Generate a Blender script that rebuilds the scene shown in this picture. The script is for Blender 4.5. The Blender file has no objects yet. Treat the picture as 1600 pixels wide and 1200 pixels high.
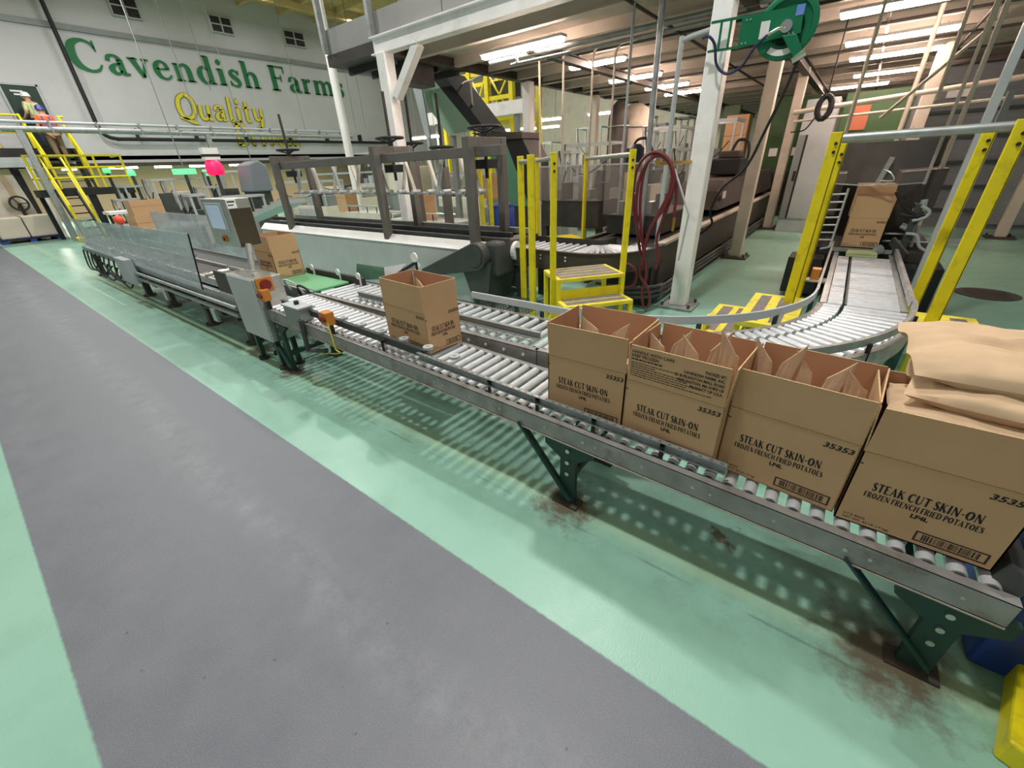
import bpy, math, random
from mathutils import Vector, Matrix
random.seed(7)
S = bpy.context.scene
COL = S.collection
pi = math.pi

# ---------------------------------------------------------------- camera
H = 1.67
FX = 631.364                      # focal length in pixels of a 1600 x 1200 frame
yaw, pit, rol = 2.23965359, -0.49521099, -0.04592259
F_ = Vector((math.cos(yaw)*math.cos(pit), math.sin(yaw)*math.cos(pit), math.sin(pit)))
r0 = Vector((math.sin(yaw), -math.cos(yaw), 0)); u0 = r0.cross(F_)
R_ = math.cos(rol)*r0 + math.sin(rol)*u0
U_ = -math.sin(rol)*r0 + math.cos(rol)*u0
camd = bpy.data.cameras.new('camera'); cam = bpy.data.objects.new('camera', camd); COL.objects.link(cam)
M = Matrix.Identity(4)
for i in range(3):
    M[i][0], M[i][1], M[i][2] = R_[i], U_[i], -F_[i]
M[2][3] = H
cam.matrix_world = M
camd.sensor_fit = 'HORIZONTAL'; camd.sensor_width = 36; camd.lens = FX/1600*36
camd.clip_start = 0.05; camd.clip_end = 200
S.camera = cam

# ---------------------------------------------------------------- world, lamps, exposure
w = bpy.data.worlds.new('hall_air'); S.world = w; w.use_nodes = True
w.node_tree.nodes['Background'].inputs[0].default_value = (0.93, 0.97, 1.0, 1)
w.node_tree.nodes['Background'].inputs[1].default_value = 0.27
S.view_settings.view_transform = 'Standard'; S.view_settings.look = 'None'
S.view_settings.gamma = 1; S.view_settings.use_curve_mapping = False
S.view_settings.exposure = 0.0
try:
    S.cycles.use_denoising = True; S.cycles.max_bounces = 6; S.cycles.transparent_max_bounces = 12
    S.cycles.sample_clamp_indirect = 6
except Exception: pass

def area(name, loc, sx, sy, power, col=(1, 1, 1), rot=(0, 0, 0)):
    d = bpy.data.lights.new(name, 'AREA'); d.shape = 'RECTANGLE'; d.size = sx; d.size_y = sy
    d.energy = power; d.color = col
    o = bpy.data.objects.new(name, d); COL.objects.link(o); o.location = loc; o.rotation_euler = rot
    return o
for x in (-19.5, -10.5, -1.6):                   # high-bay lamps over the aisle
    area('high_bay_lamp', (x, 1.2, 7.6), 0.45, 0.3, 290, (1, 0.985, 0.96))
for x in (-20, -11, -2.3, 6.3):                       # second row, above the edge of the mezzanine
    area('high_bay_lamp', (x, 4.7, 7.6), 0.4, 0.3, 235, (1, 0.98, 0.95))
for x in (-15, -6, 2):
    area('high_bay_lamp', (x, -4.5, 7.6), 0.8, 0.5, 70, (1, 0.99, 0.97))
for y in (7, 12, 17):
    area('high_bay_lamp', (-22.5, y, 8.6), 0.8, 0.5, 52, (1, 1, 1))
for x, y in ((-14, 11), (-11, 17)):
    area('high_bay_lamp', (x, y, 8.0), 1.0, 0.6, 420, (1, 0.97, 0.92))
for y in (3, 8, 13, 18):  # fill without fixtures, added to brighten the low room
    area('low_room_fill', (-30, y, 2.45), 1.4, 0.3, 260, (1, 0.93, 0.84))

# ---------------------------------------------------------------- picture-to-place helpers (a point where a sight line meets a plane)
EYE = Vector((0, 0, H))
def ray(px, py): return (F_*FX + R_*(px-800) - U_*(py-600)).normalized()
def onz(px, py, z=0.0):
    d = ray(px, py); return EYE + d*((z-H)/d.z)
def ony(px, py, y):
    d = ray(px, py); return EYE + d*(y/d.y)
def onx(px, py, x):
    d = ray(px, py); return EYE + d*(x/d.x)

# ---------------------------------------------------------------- materials
def srgb(r, g, b):
    def f(c):
        c /= 255.0
        return c/12.92 if c <= 0.04045 else ((c+0.055)/1.055)**2.4
    return (f(r), f(g), f(b), 1)
def mat(name, rgb, rough=0.5, metal=0.0, var=0.12, scale=6.0, bump=0.0, dirt=None, dscale=3.0, damt=0.5, emit=None, estr=0, alpha=None, spec=0.5, stretch=None):
    m = bpy.data.materials.new(name); m.use_nodes = True
    nt = m.node_tree; b = nt.nodes['Principled BSDF']
    b.inputs['Roughness'].default_value = rough; b.inputs['Metallic'].default_value = metal
    b.inputs['Specular IOR Level'].default_value = spec
    tc = nt.nodes.new('ShaderNodeTexCoord'); src = tc.outputs['Object']
    if stretch:
        mp = nt.nodes.new('ShaderNodeMapping'); mp.inputs['Scale'].default_value = stretch
        nt.links.new(src, mp.inputs[0]); src = mp.outputs[0]
    n = nt.nodes.new('ShaderNodeTexNoise'); n.inputs['Scale'].default_value = scale; n.inputs['Detail'].default_value = 5
    nt.links.new(src, n.inputs['Vector'])
    cr = nt.nodes.new('ShaderNodeValToRGB'); c = srgb(*rgb)
    cr.color_ramp.elements[0].position = 0.3; cr.color_ramp.elements[1].position = 0.7
    cr.color_ramp.elements[0].color = tuple(max(0, v*(1-var)) for v in c[:3])+(1,)
    cr.color_ramp.elements[1].color = tuple(min(1, v*(1+var)) for v in c[:3])+(1,)
    nt.links.new(n.outputs['Fac'], cr.inputs[0]); out = cr.outputs[0]
    if dirt:
        n2 = nt.nodes.new('ShaderNodeTexNoise'); n2.inputs['Scale'].default_value = dscale; n2.inputs['Detail'].default_value = 8
        n2.inputs['Roughness'].default_value = 0.7
        nt.links.new(src, n2.inputs['Vector'])
        r2 = nt.nodes.new('ShaderNodeMapRange'); r2.inputs[1].default_value = 0.52; r2.inputs[2].default_value = 0.68
        r2.inputs[4].default_value = damt; nt.links.new(n2.outputs['Fac'], r2.inputs[0])
        mx = nt.nodes.new('ShaderNodeMix'); mx.data_type = 'RGBA'
        nt.links.new(r2.outputs[0], mx.inputs[0]); nt.links.new(out, mx.inputs[6]); mx.inputs[7].default_value = srgb(*dirt)
        out = mx.outputs[2]
    nt.links.new(out, b.inputs['Base Color'])
    if bump:
        bp = nt.nodes.new('ShaderNodeBump'); bp.inputs['Strength'].default_value = bump; bp.inputs['Distance'].default_value = 0.01
        nt.links.new(n.outputs['Fac'], bp.inputs['Height']); nt.links.new(bp.outputs[0], b.inputs['Normal'])
    if emit:
        b.inputs['Emission Color'].default_value = srgb(*emit); b.inputs['Emission Strength'].default_value = estr
    if alpha is not None:
        b.inputs['Alpha'].default_value = alpha
    return m

STEEL = mat('brushed_steel', (190, 190, 184), 0.33, 0.85, 0.10, 8, stretch=(1, 1, 6))
GALV = mat('galvanised_steel', (168, 172, 172), 0.42, 0.7, 0.14, 14, dirt=(110, 100, 88), dscale=5, damt=0.35)
WORN = mat('worn_steel_rail', (152, 150, 147), 0.5, 0.4, 0.2, 9, dirt=(112, 90, 74), dscale=4, damt=0.75)
ROLLER = mat('zinc_roller', (206, 208, 212), 0.34, 0.35, 0.08, 20)
CHROME = mat('chrome', (215, 215, 215), 0.15, 1.0, 0.04, 20)
BLACK = mat('black_rubber', (26, 26, 27), 0.6, 0, 0.2, 10)
DARK = mat('dark_machine_paint', (54, 51, 48), 0.55, 0.2, 0.2, 5, dirt=(92, 78, 66), dscale=3, damt=0.4)
BROWN = mat('rusty_brown_steel', (70, 63, 58), 0.55, 0.2, 0.16, 4, dirt=(96, 76, 58), dscale=3, damt=0.5)
CHARC = mat('charcoal_paint', (66, 68, 66), 0.55, 0.1, 0.12, 5)
GATE = mat('grey_brown_frame_paint', (104, 100, 95), 0.5, 0.2, 0.1, 6)
DGREEN = mat('dark_green_paint', (30, 62, 54), 0.45, 0.1, 0.15, 6, dirt=(70, 58, 46), dscale=5, damt=0.4)
GREEN = mat('machine_green_paint', (46, 78, 40), 0.5, 0, 0.12, 3)
RGREEN = mat('reel_green_paint', (6, 112, 74), 0.38, 0.0, 0.08, 3)
WHITE = mat('white_paint', (238, 236, 234), 0.5, 0, 0.05, 3, dirt=(170, 160, 148), dscale=2, damt=0.25)
CREAMW = mat('cream_machine_paint', (214, 206, 190), 0.45, 0, 0.07, 3, dirt=(160, 150, 132), dscale=2, damt=0.3)
TAN = mat('tan_painted_steel', (208, 196, 180), 0.55, 0, 0.08, 2.5, dirt=(140, 118, 98), dscale=2, damt=0.35)
BEIGE = mat('beige_wall', (190, 168, 140), 0.8, 0, 0.06, 0.6)
YELLOW = mat('safety_yellow_paint', (226, 208, 20), 0.45, 0, 0.06, 4, dirt=(120, 104, 40), dscale=9, damt=0.35)
YGRIP = mat('worn_yellow_tread', (226, 208, 60), 0.7, 0, 0.12, 8, dirt=(150, 140, 96), dscale=9, damt=0.6)
GRIP = mat('grey_grit_strip', (122, 114, 112), 0.9, 0, 0.2, 30, bump=0.3)
GREYP = mat('grey_paint', (136, 140, 138), 0.45, 0.1, 0.08, 3)
LGREY = mat('light_grey_paint', (176, 182, 184), 0.45, 0.05, 0.06, 3)
DGREY = mat('dark_grey_cladding', (124, 126, 130), 0.5, 0.2, 0.1, 2, stretch=(1, 1, 8))
BODY = mat('grey_green_panel', (186, 188, 188), 0.42, 0.05, 0.07, 2.5)
CARD = mat('corrugated_cardboard', (196, 159, 120), 0.85, 0, 0.05, 3.5, spec=0.2)
CARDIN = mat('cardboard_inside', (186, 140, 108), 0.9, 0, 0.05, 3.5, spec=0.15)
EDGE = mat('cardboard_edge', (206, 176, 136), 0.9, 0, 0.25, 120, spec=0.1)
PAPER = mat('brown_kraft_paper', (200, 171, 139), 0.75, 0, 0.08, 9, bump=0.5, spec=0.3)
INK = mat('black_ink', (26, 22, 26), 0.7, 0, 0.05, 40)
INKW = mat('faded_ink', (46, 38, 34), 0.75, 0, 0.05, 40)
BELT = mat('green_belt', (112, 176, 128), 0.4, 0, 0.08, 4)
RED = mat('red_plastic', (120, 28, 22), 0.35, 0, 0.05, 10)
ORANGE = mat('orange_plastic', (196, 124, 46), 0.4, 0, 0.06, 10)
HOSE = mat('maroon_hose', (106, 36, 44), 0.38, 0, 0.12, 12)
NAVY = mat('navy_hose', (34, 36, 72), 0.35, 0, 0.1, 12)
BLUE = mat('blue_plastic', (30, 62, 150), 0.45, 0, 0.1, 6)
SIGNG = mat('sign_green', (8, 110, 58), 0.5, 0, 0.05, 3)
SIGNY = mat('sign_yellow', (222, 206, 58), 0.5, 0, 0.05, 3)
SIGNO = mat('sign_outline', (96, 110, 40), 0.6, 0, 0.05, 3)
BRASS = mat('brass', (190, 150, 70), 0.3, 0.9, 0.1, 20)
TUBE = mat('lit_lamp_diffuser', (255, 240, 228), 0.4, 0, 0.02, 3, emit=(255, 224, 206), estr=80)
TUBEW = mat('lit_far_lamp', (255, 250, 244), 0.4, 0, 0.02, 3, emit=(255, 244, 232), estr=22)
SCREEN = mat('screen_glass', (176, 190, 206), 0.15, 0, 0.05, 3, emit=(150, 170, 195), estr=0.35)
STICK = mat('white_sticker', (236, 234, 232), 0.5, 0, 0.04, 8)
LINER = mat('translucent_liner_stack', (206, 196, 178), 0.7, 0, 0.08, 2)
JOIST = mat('deck_underside_paint', (190, 180, 168), 0.6, 0.0, 0.08, 2, dirt=(138, 122, 106), dscale=1.5, damt=0.3)
WOOD = mat('roof_timber', (214, 188, 132), 0.8, 0, 0.15, 2)

def glassy(name, rgb, a, rough=0.15):
    m = bpy.data.materials.new(name); m.use_nodes = True; nt = m.node_tree
    for n in list(nt.nodes): nt.nodes.remove(n)
    out = nt.nodes.new('ShaderNodeOutputMaterial'); mx = nt.nodes.new('ShaderNodeMixShader')
    tr = nt.nodes.new('ShaderNodeBsdfTransparent'); pb = nt.nodes.new('ShaderNodeBsdfPrincipled')
    tc = nt.nodes.new('ShaderNodeTexCoord'); no = nt.nodes.new('ShaderNodeTexNoise'); no.inputs['Scale'].default_value = 3
    no.inputs['Detail'].default_value = 6
    mr = nt.nodes.new('ShaderNodeMapRange'); mr.inputs[1].default_value = 0.3; mr.inputs[2].default_value = 0.75
    mr.inputs[3].default_value = a*0.7; mr.inputs[4].default_value = min(1, a*1.4)
    nt.links.new(tc.outputs['Object'], no.inputs['Vector']); nt.links.new(no.outputs['Fac'], mr.inputs[0])
    pb.inputs['Base Color'].default_value = srgb(*rgb); pb.inputs['Roughness'].default_value = rough
    nt.links.new(mr.outputs[0], mx.inputs[0]); nt.links.new(tr.outputs[0], mx.inputs[1]); nt.links.new(pb.outputs[0], mx.inputs[2])
    nt.links.new(mx.outputs[0], out.inputs[0])
    return m
PLEXI = glassy('scuffed_clear_plastic', (202, 210, 216), 0.55, 0.25)
PLEXI2 = glassy('smoky_clear_plastic', (156, 146, 140), 0.20)
GSHEET = glassy('green_tinted_panel', (96, 140, 116), 0.85)

# ---------------------------------------------------------------- mesh building
class MB:
    def __init__(s): s.v = []; s.f = []; s.m = []; s.cur = 0
    def add(s, vs, fs):
        b = len(s.v); s.v += [Vector(p) for p in vs]
        s.f += [tuple(i+b for i in f) for f in fs]; s.m += [s.cur]*len(fs); return s
    def box(s, x0, x1, y0, y1, z0, z1):
        return s.add([(x0,y0,z0),(x1,y0,z0),(x1,y1,z0),(x0,y1,z0),(x0,y0,z1),(x1,y0,z1),(x1,y1,z1),(x0,y1,z1)],
                     [(0,3,2,1),(4,5,6,7),(0,1,5,4),(1,2,6,5),(2,3,7,6),(3,0,4,7)])
    def beam(s, p, q, wd, ht, up=(0,0,1)):
        p = Vector(p); q = Vector(q); d = (q-p).normalized(); up = Vector(up)
        if abs(d.dot(up)) > 0.99: up = Vector((1,0,0))
        a = d.cross(up).normalized()*wd/2; b = a.cross(d).normalized()*ht/2
        vs = [p-a-b, p+a-b, p+a+b, p-a+b, q-a-b, q+a-b, q+a+b, q-a+b]
        return s.add(vs, [(0,1,2,3),(7,6,5,4),(0,4,5,1),(1,5,6,2),(2,6,7,3),(3,7,4,0)])
    def tube(s, pts, r, n=8, closed=False, rs=None):
        pts = [Vector(p) for p in pts]; k = len(pts); vs = []; fs = []
        prev = None
        for i, p in enumerate(pts):
            if closed: t = pts[(i+1) % k]-pts[i-1]
            else: t = pts[min(i+1, k-1)]-pts[max(i-1, 0)]
            t.normalize()
            if prev is None:
                a = t.cross(Vector((0,0,1)))
                if a.length < 1e-3: a = t.cross(Vector((1,0,0)))
            else: a = prev - t*prev.dot(t)
            a.normalize(); prev = a; b = t.cross(a); rr = rs[i] if rs else r
            for j in range(n):
                g = 2*pi*j/n; vs.append(p+a*math.cos(g)*rr+b*math.sin(g)*rr)
        for i in range(k if closed else k-1):
            for j in range(n):
                i2 = (i+1) % k
                fs.append((i*n+j, i*n+(j+1) % n, i2*n+(j+1) % n, i2*n+j))
        if not closed:
            fs.append(tuple(range(n))[::-1]); fs.append(tuple((k-1)*n+j for j in range(n)))
        return s.add(vs, fs)
    def cyl(s, p, q, r, n=16, r2=None): return s.tube([p, q], r, n, rs=[r, r if r2 is None else r2])
    def prism(s, poly, off):
        """flat outline (list of 3D points) pushed along off"""
        poly = [Vector(p) for p in poly]; off = Vector(off); n = len(poly)
        vs = poly+[p+off for p in poly]
        fs = [tuple(range(n))[::-1], tuple(range(n, 2*n))]+[(i, (i+1) % n, (i+1) % n+n, i+n) for i in range(n)]
        return s.add(vs, fs)
    def lathe(s, c, ax, prof, n=20):
        """prof: (radius, height along ax) pairs"""
        c = Vector(c); ax = Vector(ax).normalized(); a = ax.cross(Vector((0,0,1)))
        if a.length < 1e-3: a = Vector((1,0,0))
        a.normalize(); b = ax.cross(a); vs = []; fs = []
        for r, h in prof:
            for j in range(n):
                g = 2*pi*j/n; vs.append(c+ax*h+(a*math.cos(g)+b*math.sin(g))*r)
        for i in range(len(prof)-1):
            for j in range(n): fs.append((i*n+j, i*n+(j+1) % n, (i+1)*n+(j+1) % n, (i+1)*n+j))
        fs.append(tuple(range(n))[::-1]); fs.append(tuple((len(prof)-1)*n+j for j in range(n)))
        return s.add(vs, fs)
    def ball(s, c, rx, ry=None, rz=None, n=14, k=8):
        ry = ry or rx; rz = rz or rx; c = Vector(c); vs = [c+Vector((0,0,-rz))]; fs = []
        for i in range(1, k):
            t = -pi/2+pi*i/k
            for j in range(n):
                g = 2*pi*j/n; vs.append(c+Vector((rx*math.cos(t)*math.cos(g), ry*math.cos(t)*math.sin(g), rz*math.sin(t))))
        vs.append(c+Vector((0,0,rz)))
        for j in range(n): fs.append((0, 1+(j+1) % n, 1+j)); fs.append((len(vs)-1, 1+(k-2)*n+j, 1+(k-2)*n+(j+1) % n))
        for i in range(k-2):
            for j in range(n): fs.append((1+i*n+j, 1+i*n+(j+1) % n, 1+(i+1)*n+(j+1) % n, 1+(i+1)*n+j))
        return s.add(vs, fs)
    def xf(s, mtx, start=0):
        for i in range(start, len(s.v)): s.v[i] = mtx @ s.v[i]
        return s

MW = {}
def world_of(o): return MW.get(o.name, Matrix.Identity(4))
def obj(name, mb, mats, parent=None, bevel=0, smooth=False, local=False):
    me = bpy.data.meshes.new(name)
    vs = list(mb.v)
    if parent is not None and not local:
        inv = world_of(parent).inverted(); vs = [inv @ v for v in vs]
    loc = None
    if parent is None:
        xs = [v.x for v in vs]; ys = [v.y for v in vs]; zs = [v.z for v in vs]
        loc = Vector(((min(xs)+max(xs))/2, (min(ys)+max(ys))/2, min(zs))); vs = [v-loc for v in vs]
    me.from_pydata([tuple(v) for v in vs], [], mb.f)
    if not isinstance(mats, (list, tuple)): mats = [mats]
    for m in mats: me.materials.append(m)
    if len(mats) > 1: me.polygons.foreach_set('material_index', mb.m)
    if smooth: me.polygons.foreach_set('use_smooth', [True]*len(me.polygons))
    me.update()
    o = bpy.data.objects.new(name, me); COL.objects.link(o)
    if parent is not None:
        o.parent = parent; MW[o.name] = world_of(parent)
    else:
        o.location = loc; MW[o.name] = Matrix.Translation(loc)
    if bevel:
        b = o.modifiers.new('bevel', 'BEVEL'); b.width = bevel; b.segments = 2; b.limit_method = 'ANGLE'
    if smooth:
        try:
            me.set_sharp_from_angle(angle=math.radians(40))
        except Exception: pass
    return o
def tag(o, label, cat, group=None, kind=None):
    o['label'] = label; o['category'] = cat
    if group: o['group'] = group
    if kind: o['kind'] = kind
    return o
def thing(name, label, cat, loc=(0,0,0), rz=0.0, group=None):
    o = bpy.data.objects.new(name, None); COL.objects.link(o); o.empty_display_size = 0.1
    o.location = loc; o.rotation_euler = (0, 0, rz)
    MW[o.name] = Matrix.Translation(Vector(loc)) @ Matrix.Rotation(rz, 4, 'Z')
    return tag(o, label, cat, group)
def struct(name, mb, mats, **k):
    o = obj(name, mb, mats, **k); o['kind'] = 'structure'; return o
def single(name, mb, mats, label, cat, group=None, **k):
    return tag(obj(name, mb, mats, **k), label, cat, group)
def dup(root, loc, rz=None, label=None, group=None):
    c = root.copy(); COL.objects.link(c); c.location = loc
    if rz is not None: c.rotation_euler = (0, 0, rz)
    if label: c['label'] = label
    if group: c['group'] = group
    MW[c.name] = Matrix.Translation(Vector(loc)) @ Matrix.Rotation(c.rotation_euler[2], 4, 'Z')
    for ch in list(root.children):
        d = ch.copy(); COL.objects.link(d); d.parent = c; MW[d.name] = MW[c.name]
        for g in list(ch.children):
            e = g.copy(); COL.objects.link(e); e.parent = d; MW[e.name] = MW[c.name]
    return c
def smoothpts(pts, per=6, closed=False):
    pts = [Vector(p) for p in pts]; n = len(pts); out = []
    rng = range(n) if closed else range(n-1)
    for i in rng:
        if closed: a, b, c, d = pts[i-1], pts[i], pts[(i+1) % n], pts[(i+2) % n]
        else: a, b, c, d = pts[max(i-1,0)], pts[i], pts[i+1], pts[min(i+2,n-1)]
        for k in range(per):
            t = k/per
            out.append(0.5*((2*b)+(c-a)*t+(2*a-5*b+4*c-d)*t*t+(3*b-a-3*c+d)*t**3))
    if not closed: out.append(pts[-1])
    return out

# ---------------------------------------------------------------- lettering
GL = {
'C': (.86, [[(.78,.74,.05),(.70,.90,.08),(.48,.96,.09),(.24,.82,.19),(.15,.5,.24),(.24,.18,.19),(.48,.04,.09),(.70,.09,.07),(.82,.26,.04)], [(.79,.98,.045),(.79,.66,.045)]]),
'a': (.60, [[(.42,.48,.17),(.42,.12,.17),(.47,.04,.11),(.60,.05,.05)], [(.10,.42,.13),(.14,.56,.10),(.26,.61,.07),(.37,.57,.11),(.42,.45,.17)], [(.42,.36,.05),(.25,.32,.08),(.14,.18,.17),(.20,.05,.12),(.31,.05,.07),(.40,.14,.05)]]),
'v': (.60, [[(.12,.60,.18),(.32,.0,.12)], [(.49,.60,.07),(.33,.0,.08)], [(.0,.585,.05),(.28,.585,.05)], [(.38,.585,.05),(.60,.585,.05)]]),
'e': (.58, [[(.12,.34,.05),(.50,.36,.05)], [(.46,.36,.14),(.42,.53,.11),(.29,.61,.07),(.15,.50,.14),(.11,.31,.18),(.16,.12,.15),(.30,.02,.08),(.44,.06,.06),(.53,.17,.04)]]),
'n': (.68, [[(.15,.60,.17),(.15,0,.17)], [(.20,.46,.05),(.33,.58,.08),(.45,.54,.14),(.50,.40,.17),(.50,0,.17)], [(.02,.025,.05),(.30,.025,.05)], [(.38,.025,.05),(.65,.025,.05)], [(.02,.58,.05),(.15,.58,.05)]]),
'd': (.66, [[(.48,1.0,.17),(.48,.0,.17)], [(.42,.48,.06),(.32,.60,.07),(.17,.50,.14),(.12,.30,.18),(.18,.09,.14),(.32,.01,.07),(.42,.12,.06)], [(.33,.98,.05),(.48,.98,.05)], [(.48,.025,.05),(.64,.025,.05)]]),
'i': (.34, [[(.17,.60,.17),(.17,0,.17)], [(.02,.025,.05),(.32,.025,.05)], [(.03,.58,.05),(.17,.58,.05)], [(.08,.84,.02),(.12,.84,.16),(.17,.84,.20),(.22,.84,.16),(.26,.84,.02)]]),
's': (.50, [[(.39,.47,.05),(.34,.57,.07),(.22,.60,.09),(.12,.49,.13),(.20,.37,.17),(.33,.26,.17),(.39,.13,.13),(.30,.02,.09),(.16,.03,.07),(.07,.15,.05)], [(.41,.61,.04),(.41,.44,.04)], [(.06,.20,.04),(.06,.01,.04)]]),
'h': (.68, [[(.15,1.0,.17),(.15,0,.17)], [(.20,.46,.05),(.33,.58,.08),(.45,.54,.14),(.50,.40,.17),(.50,0,.17)], [(.02,.025,.05),(.30,.025,.05)], [(.38,.025,.05),(.65,.025,.05)], [(.02,.98,.05),(.15,.98,.05)]]),
'F': (.70, [[(.18,1,.20),(.18,0,.20)], [(.03,.97,.06),(.66,.97,.06)], [(.66,.99,.05),(.66,.72,.04)], [(.2,.52,.06),(.5,.52,.06)], [(.5,.65,.04),(.5,.39,.04)], [(.02,.03,.06),(.38,.03,.06)]]),
'r': (.50, [[(.15,.60,.17),(.15,0,.17)], [(.20,.44,.05),(.31,.57,.09),(.42,.53,.15)], [(.02,.025,.05),(.32,.025,.05)], [(.02,.58,.05),(.15,.58,.05)]]),
'm': (1.03, [[(.15,.60,.17),(.15,0,.17)], [(.20,.46,.05),(.33,.58,.08),(.45,.54,.14),(.50,.40,.17),(.50,0,.17)], [(.55,.46,.05),(.68,.58,.08),(.80,.54,.14),(.85,.40,.17),(.85,0,.17)], [(.02,.025,.05),(.30,.025,.05)], [(.38,.025,.05),(.64,.025,.05)], [(.72,.025,.05),(1.0,.025,.05)], [(.02,.58,.05),(.15,.58,.05)]]),
'Q': (.86, [[(.45,.97,.12),(.20,.80,.15),(.12,.48,.17),(.22,.14,.15),(.45,.04,.12),(.70,.18,.15),(.78,.5,.17),(.68,.84,.15),(.45,.97,.12)], [(.10,.06,.06),(.32,.02,.12),(.60,-.10,.12),(.85,-.16,.06)]]),
'u': (.62, [[(.12,.60,.14),(.12,.18,.14),(.22,.04,.12),(.38,.10,.12),(.46,.25,.12)], [(.47,.60,.14),(.47,.10,.14),(.60,.02,.08)]]),
'l': (.30, [[(.14,1.0,.14),(.14,.12,.14),(.20,.03,.10),(.30,.06,.06)]]),
't': (.40, [[(.18,.86,.12),(.18,.14,.14),(.26,.03,.11),(.38,.08,.06)], [(.02,.60,.09),(.36,.60,.09)]]),
'y': (.60, [[(.12,.60,.14),(.16,.22,.14),(.28,.10,.12),(.46,.24,.10)], [(.48,.60,.14),(.46,.0,.14),(.34,-.26,.13),(.12,-.26,.11)]]),
'D': (.80, [[(.18,1,.17),(.18,0,.17)], [(.04,.95,.10),(.40,.95,.12),(.66,.74,.16),(.70,.46,.17),(.60,.16,.16),(.36,.04,.12),(.04,.05,.10)]]),
'.': (.28, [[(.08,.06,.02),(.11,.06,.13),(.14,.06,.15),(.17,.06,.13),(.2,.06,.02)]]),
}
# serif capitals for the cartons
K, N_ = .13, .055
GC = {
'S': (.58, [[(.47,.80,.05),(.40,.93,.07),(.27,.96,.08),(.13,.80,.11),(.25,.57,.15),(.42,.40,.15),(.49,.20,.11),(.33,.04,.08),(.18,.06,.07),(.08,.22,.05)]]),
'T': (.70, [[(.35,.97,K),(.35,0,K)], [(.03,.96,.07),(.67,.96,.07)], [(.04,.99,.03),(.04,.82,.02)], [(.66,.99,.03),(.66,.82,.02)], [(.24,.015,.03),(.46,.015,.03)]]),
'E': (.62, [[(.14,1,K),(.14,0,K)], [(.05,.97,.06),(.54,.97,.06)], [(.14,.52,.06),(.46,.52,.06)], [(.05,.03,.06),(.58,.03,.06)], [(.53,.99,.03),(.53,.84,.02)], [(.57,.0,.03),(.57,.17,.02)]]),
'A': (.80, [[(.38,1,.08),(.66,0,.15)], [(.38,1,.06),(.12,0,N_)], [(.22,.33,.05),(.56,.33,.05)], [(.02,.015,.03),(.24,.015,.03)], [(.54,.015,.03),(.79,.015,.03)]]),
'K': (.76, [[(.14,1,K),(.14,0,K)], [(.17,.46,N_),(.58,.98,N_)], [(.30,.58,.10),(.64,.0,.14)], [(.04,.015,.03),(.26,.015,.03)], [(.04,.985,.03),(.26,.985,.03)]]),
'C': (.76, [[(.66,.76,.04),(.58,.92,.07),(.42,.97,.07),(.20,.80,.13),(.13,.5,.15),(.20,.2,.13),(.42,.03,.07),(.58,.08,.06),(.68,.24,.03)]]),
'U': (.80, [[(.14,1,K),(.14,.30,K),(.24,.07,.11),(.40,.03,.07),(.56,.09,.06),(.64,.30,N_),(.64,1,N_)], [(.03,.985,.03),(.26,.985,.03)], [(.54,.985,.03),(.75,.985,.03)]]),
'I': (.34, [[(.16,1,K),(.16,0,K)], [(.05,.015,.03),(.28,.015,.03)], [(.05,.985,.03),(.28,.985,.03)]]),
'N': (.84, [[(.14,1,N_),(.14,0,N_)], [(.14,.98,.12),(.68,.02,.14)], [(.69,1,N_),(.69,0,N_)], [(.04,.015,.03),(.24,.015,.03)], [(.60,.985,.03),(.79,.985,.03)]]),
'O': (.86, [[(.42,.97,.07),(.20,.80,.13),(.13,.5,.16),(.20,.2,.13),(.42,.03,.07),(.64,.2,.13),(.71,.5,.16),(.64,.8,.13),(.42,.97,.07)]]),
'F': (.60, [[(.14,1,K),(.14,0,K)], [(.05,.97,.06),(.55,.97,.06)], [(.14,.50,.06),(.46,.50,.06)], [(.54,.99,.03),(.54,.82,.02)], [(.04,.015,.03),(.28,.015,.03)]]),
'R': (.74, [[(.14,1,K),(.14,0,K)], [(.05,.97,.06),(.36,.97,.07),(.52,.85,.11),(.52,.66,.11),(.38,.52,.07),(.14,.50,.05)], [(.30,.50,.10),(.64,.0,.14)], [(.04,.015,.03),(.28,.015,.03)]]),
'Z': (.68, [[(.08,.97,.06),(.60,.97,.06)], [(.56,.97,.12),(.10,.03,.14)], [(.06,.03,.06),(.62,.03,.06)]]),
'H': (.84, [[(.14,1,K),(.14,0,K)], [(.66,1,K),(.66,0,K)], [(.14,.52,.06),(.66,.52,.06)], [(.04,.015,.03),(.26,.015,.03)], [(.56,.015,.03),(.78,.015,.03)]]),
'D': (.80, [[(.14,1,K),(.14,0,K)], [(.05,.97,.06),(.40,.96,.07),(.62,.77,.13),(.66,.48,.15),(.58,.18,.13),(.38,.04,.07),(.05,.03,.06)]]),
'P': (.66, [[(.14,1,K),(.14,0,K)], [(.05,.97,.06),(.36,.97,.07),(.54,.85,.12),(.54,.64,.12),(.38,.48,.07),(.14,.46,.05)], [(.04,.015,.03),(.30,.015,.03)]]),
'-': (.40, [[(.06,.42,.07),(.32,.42,.07)]]),
}
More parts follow.
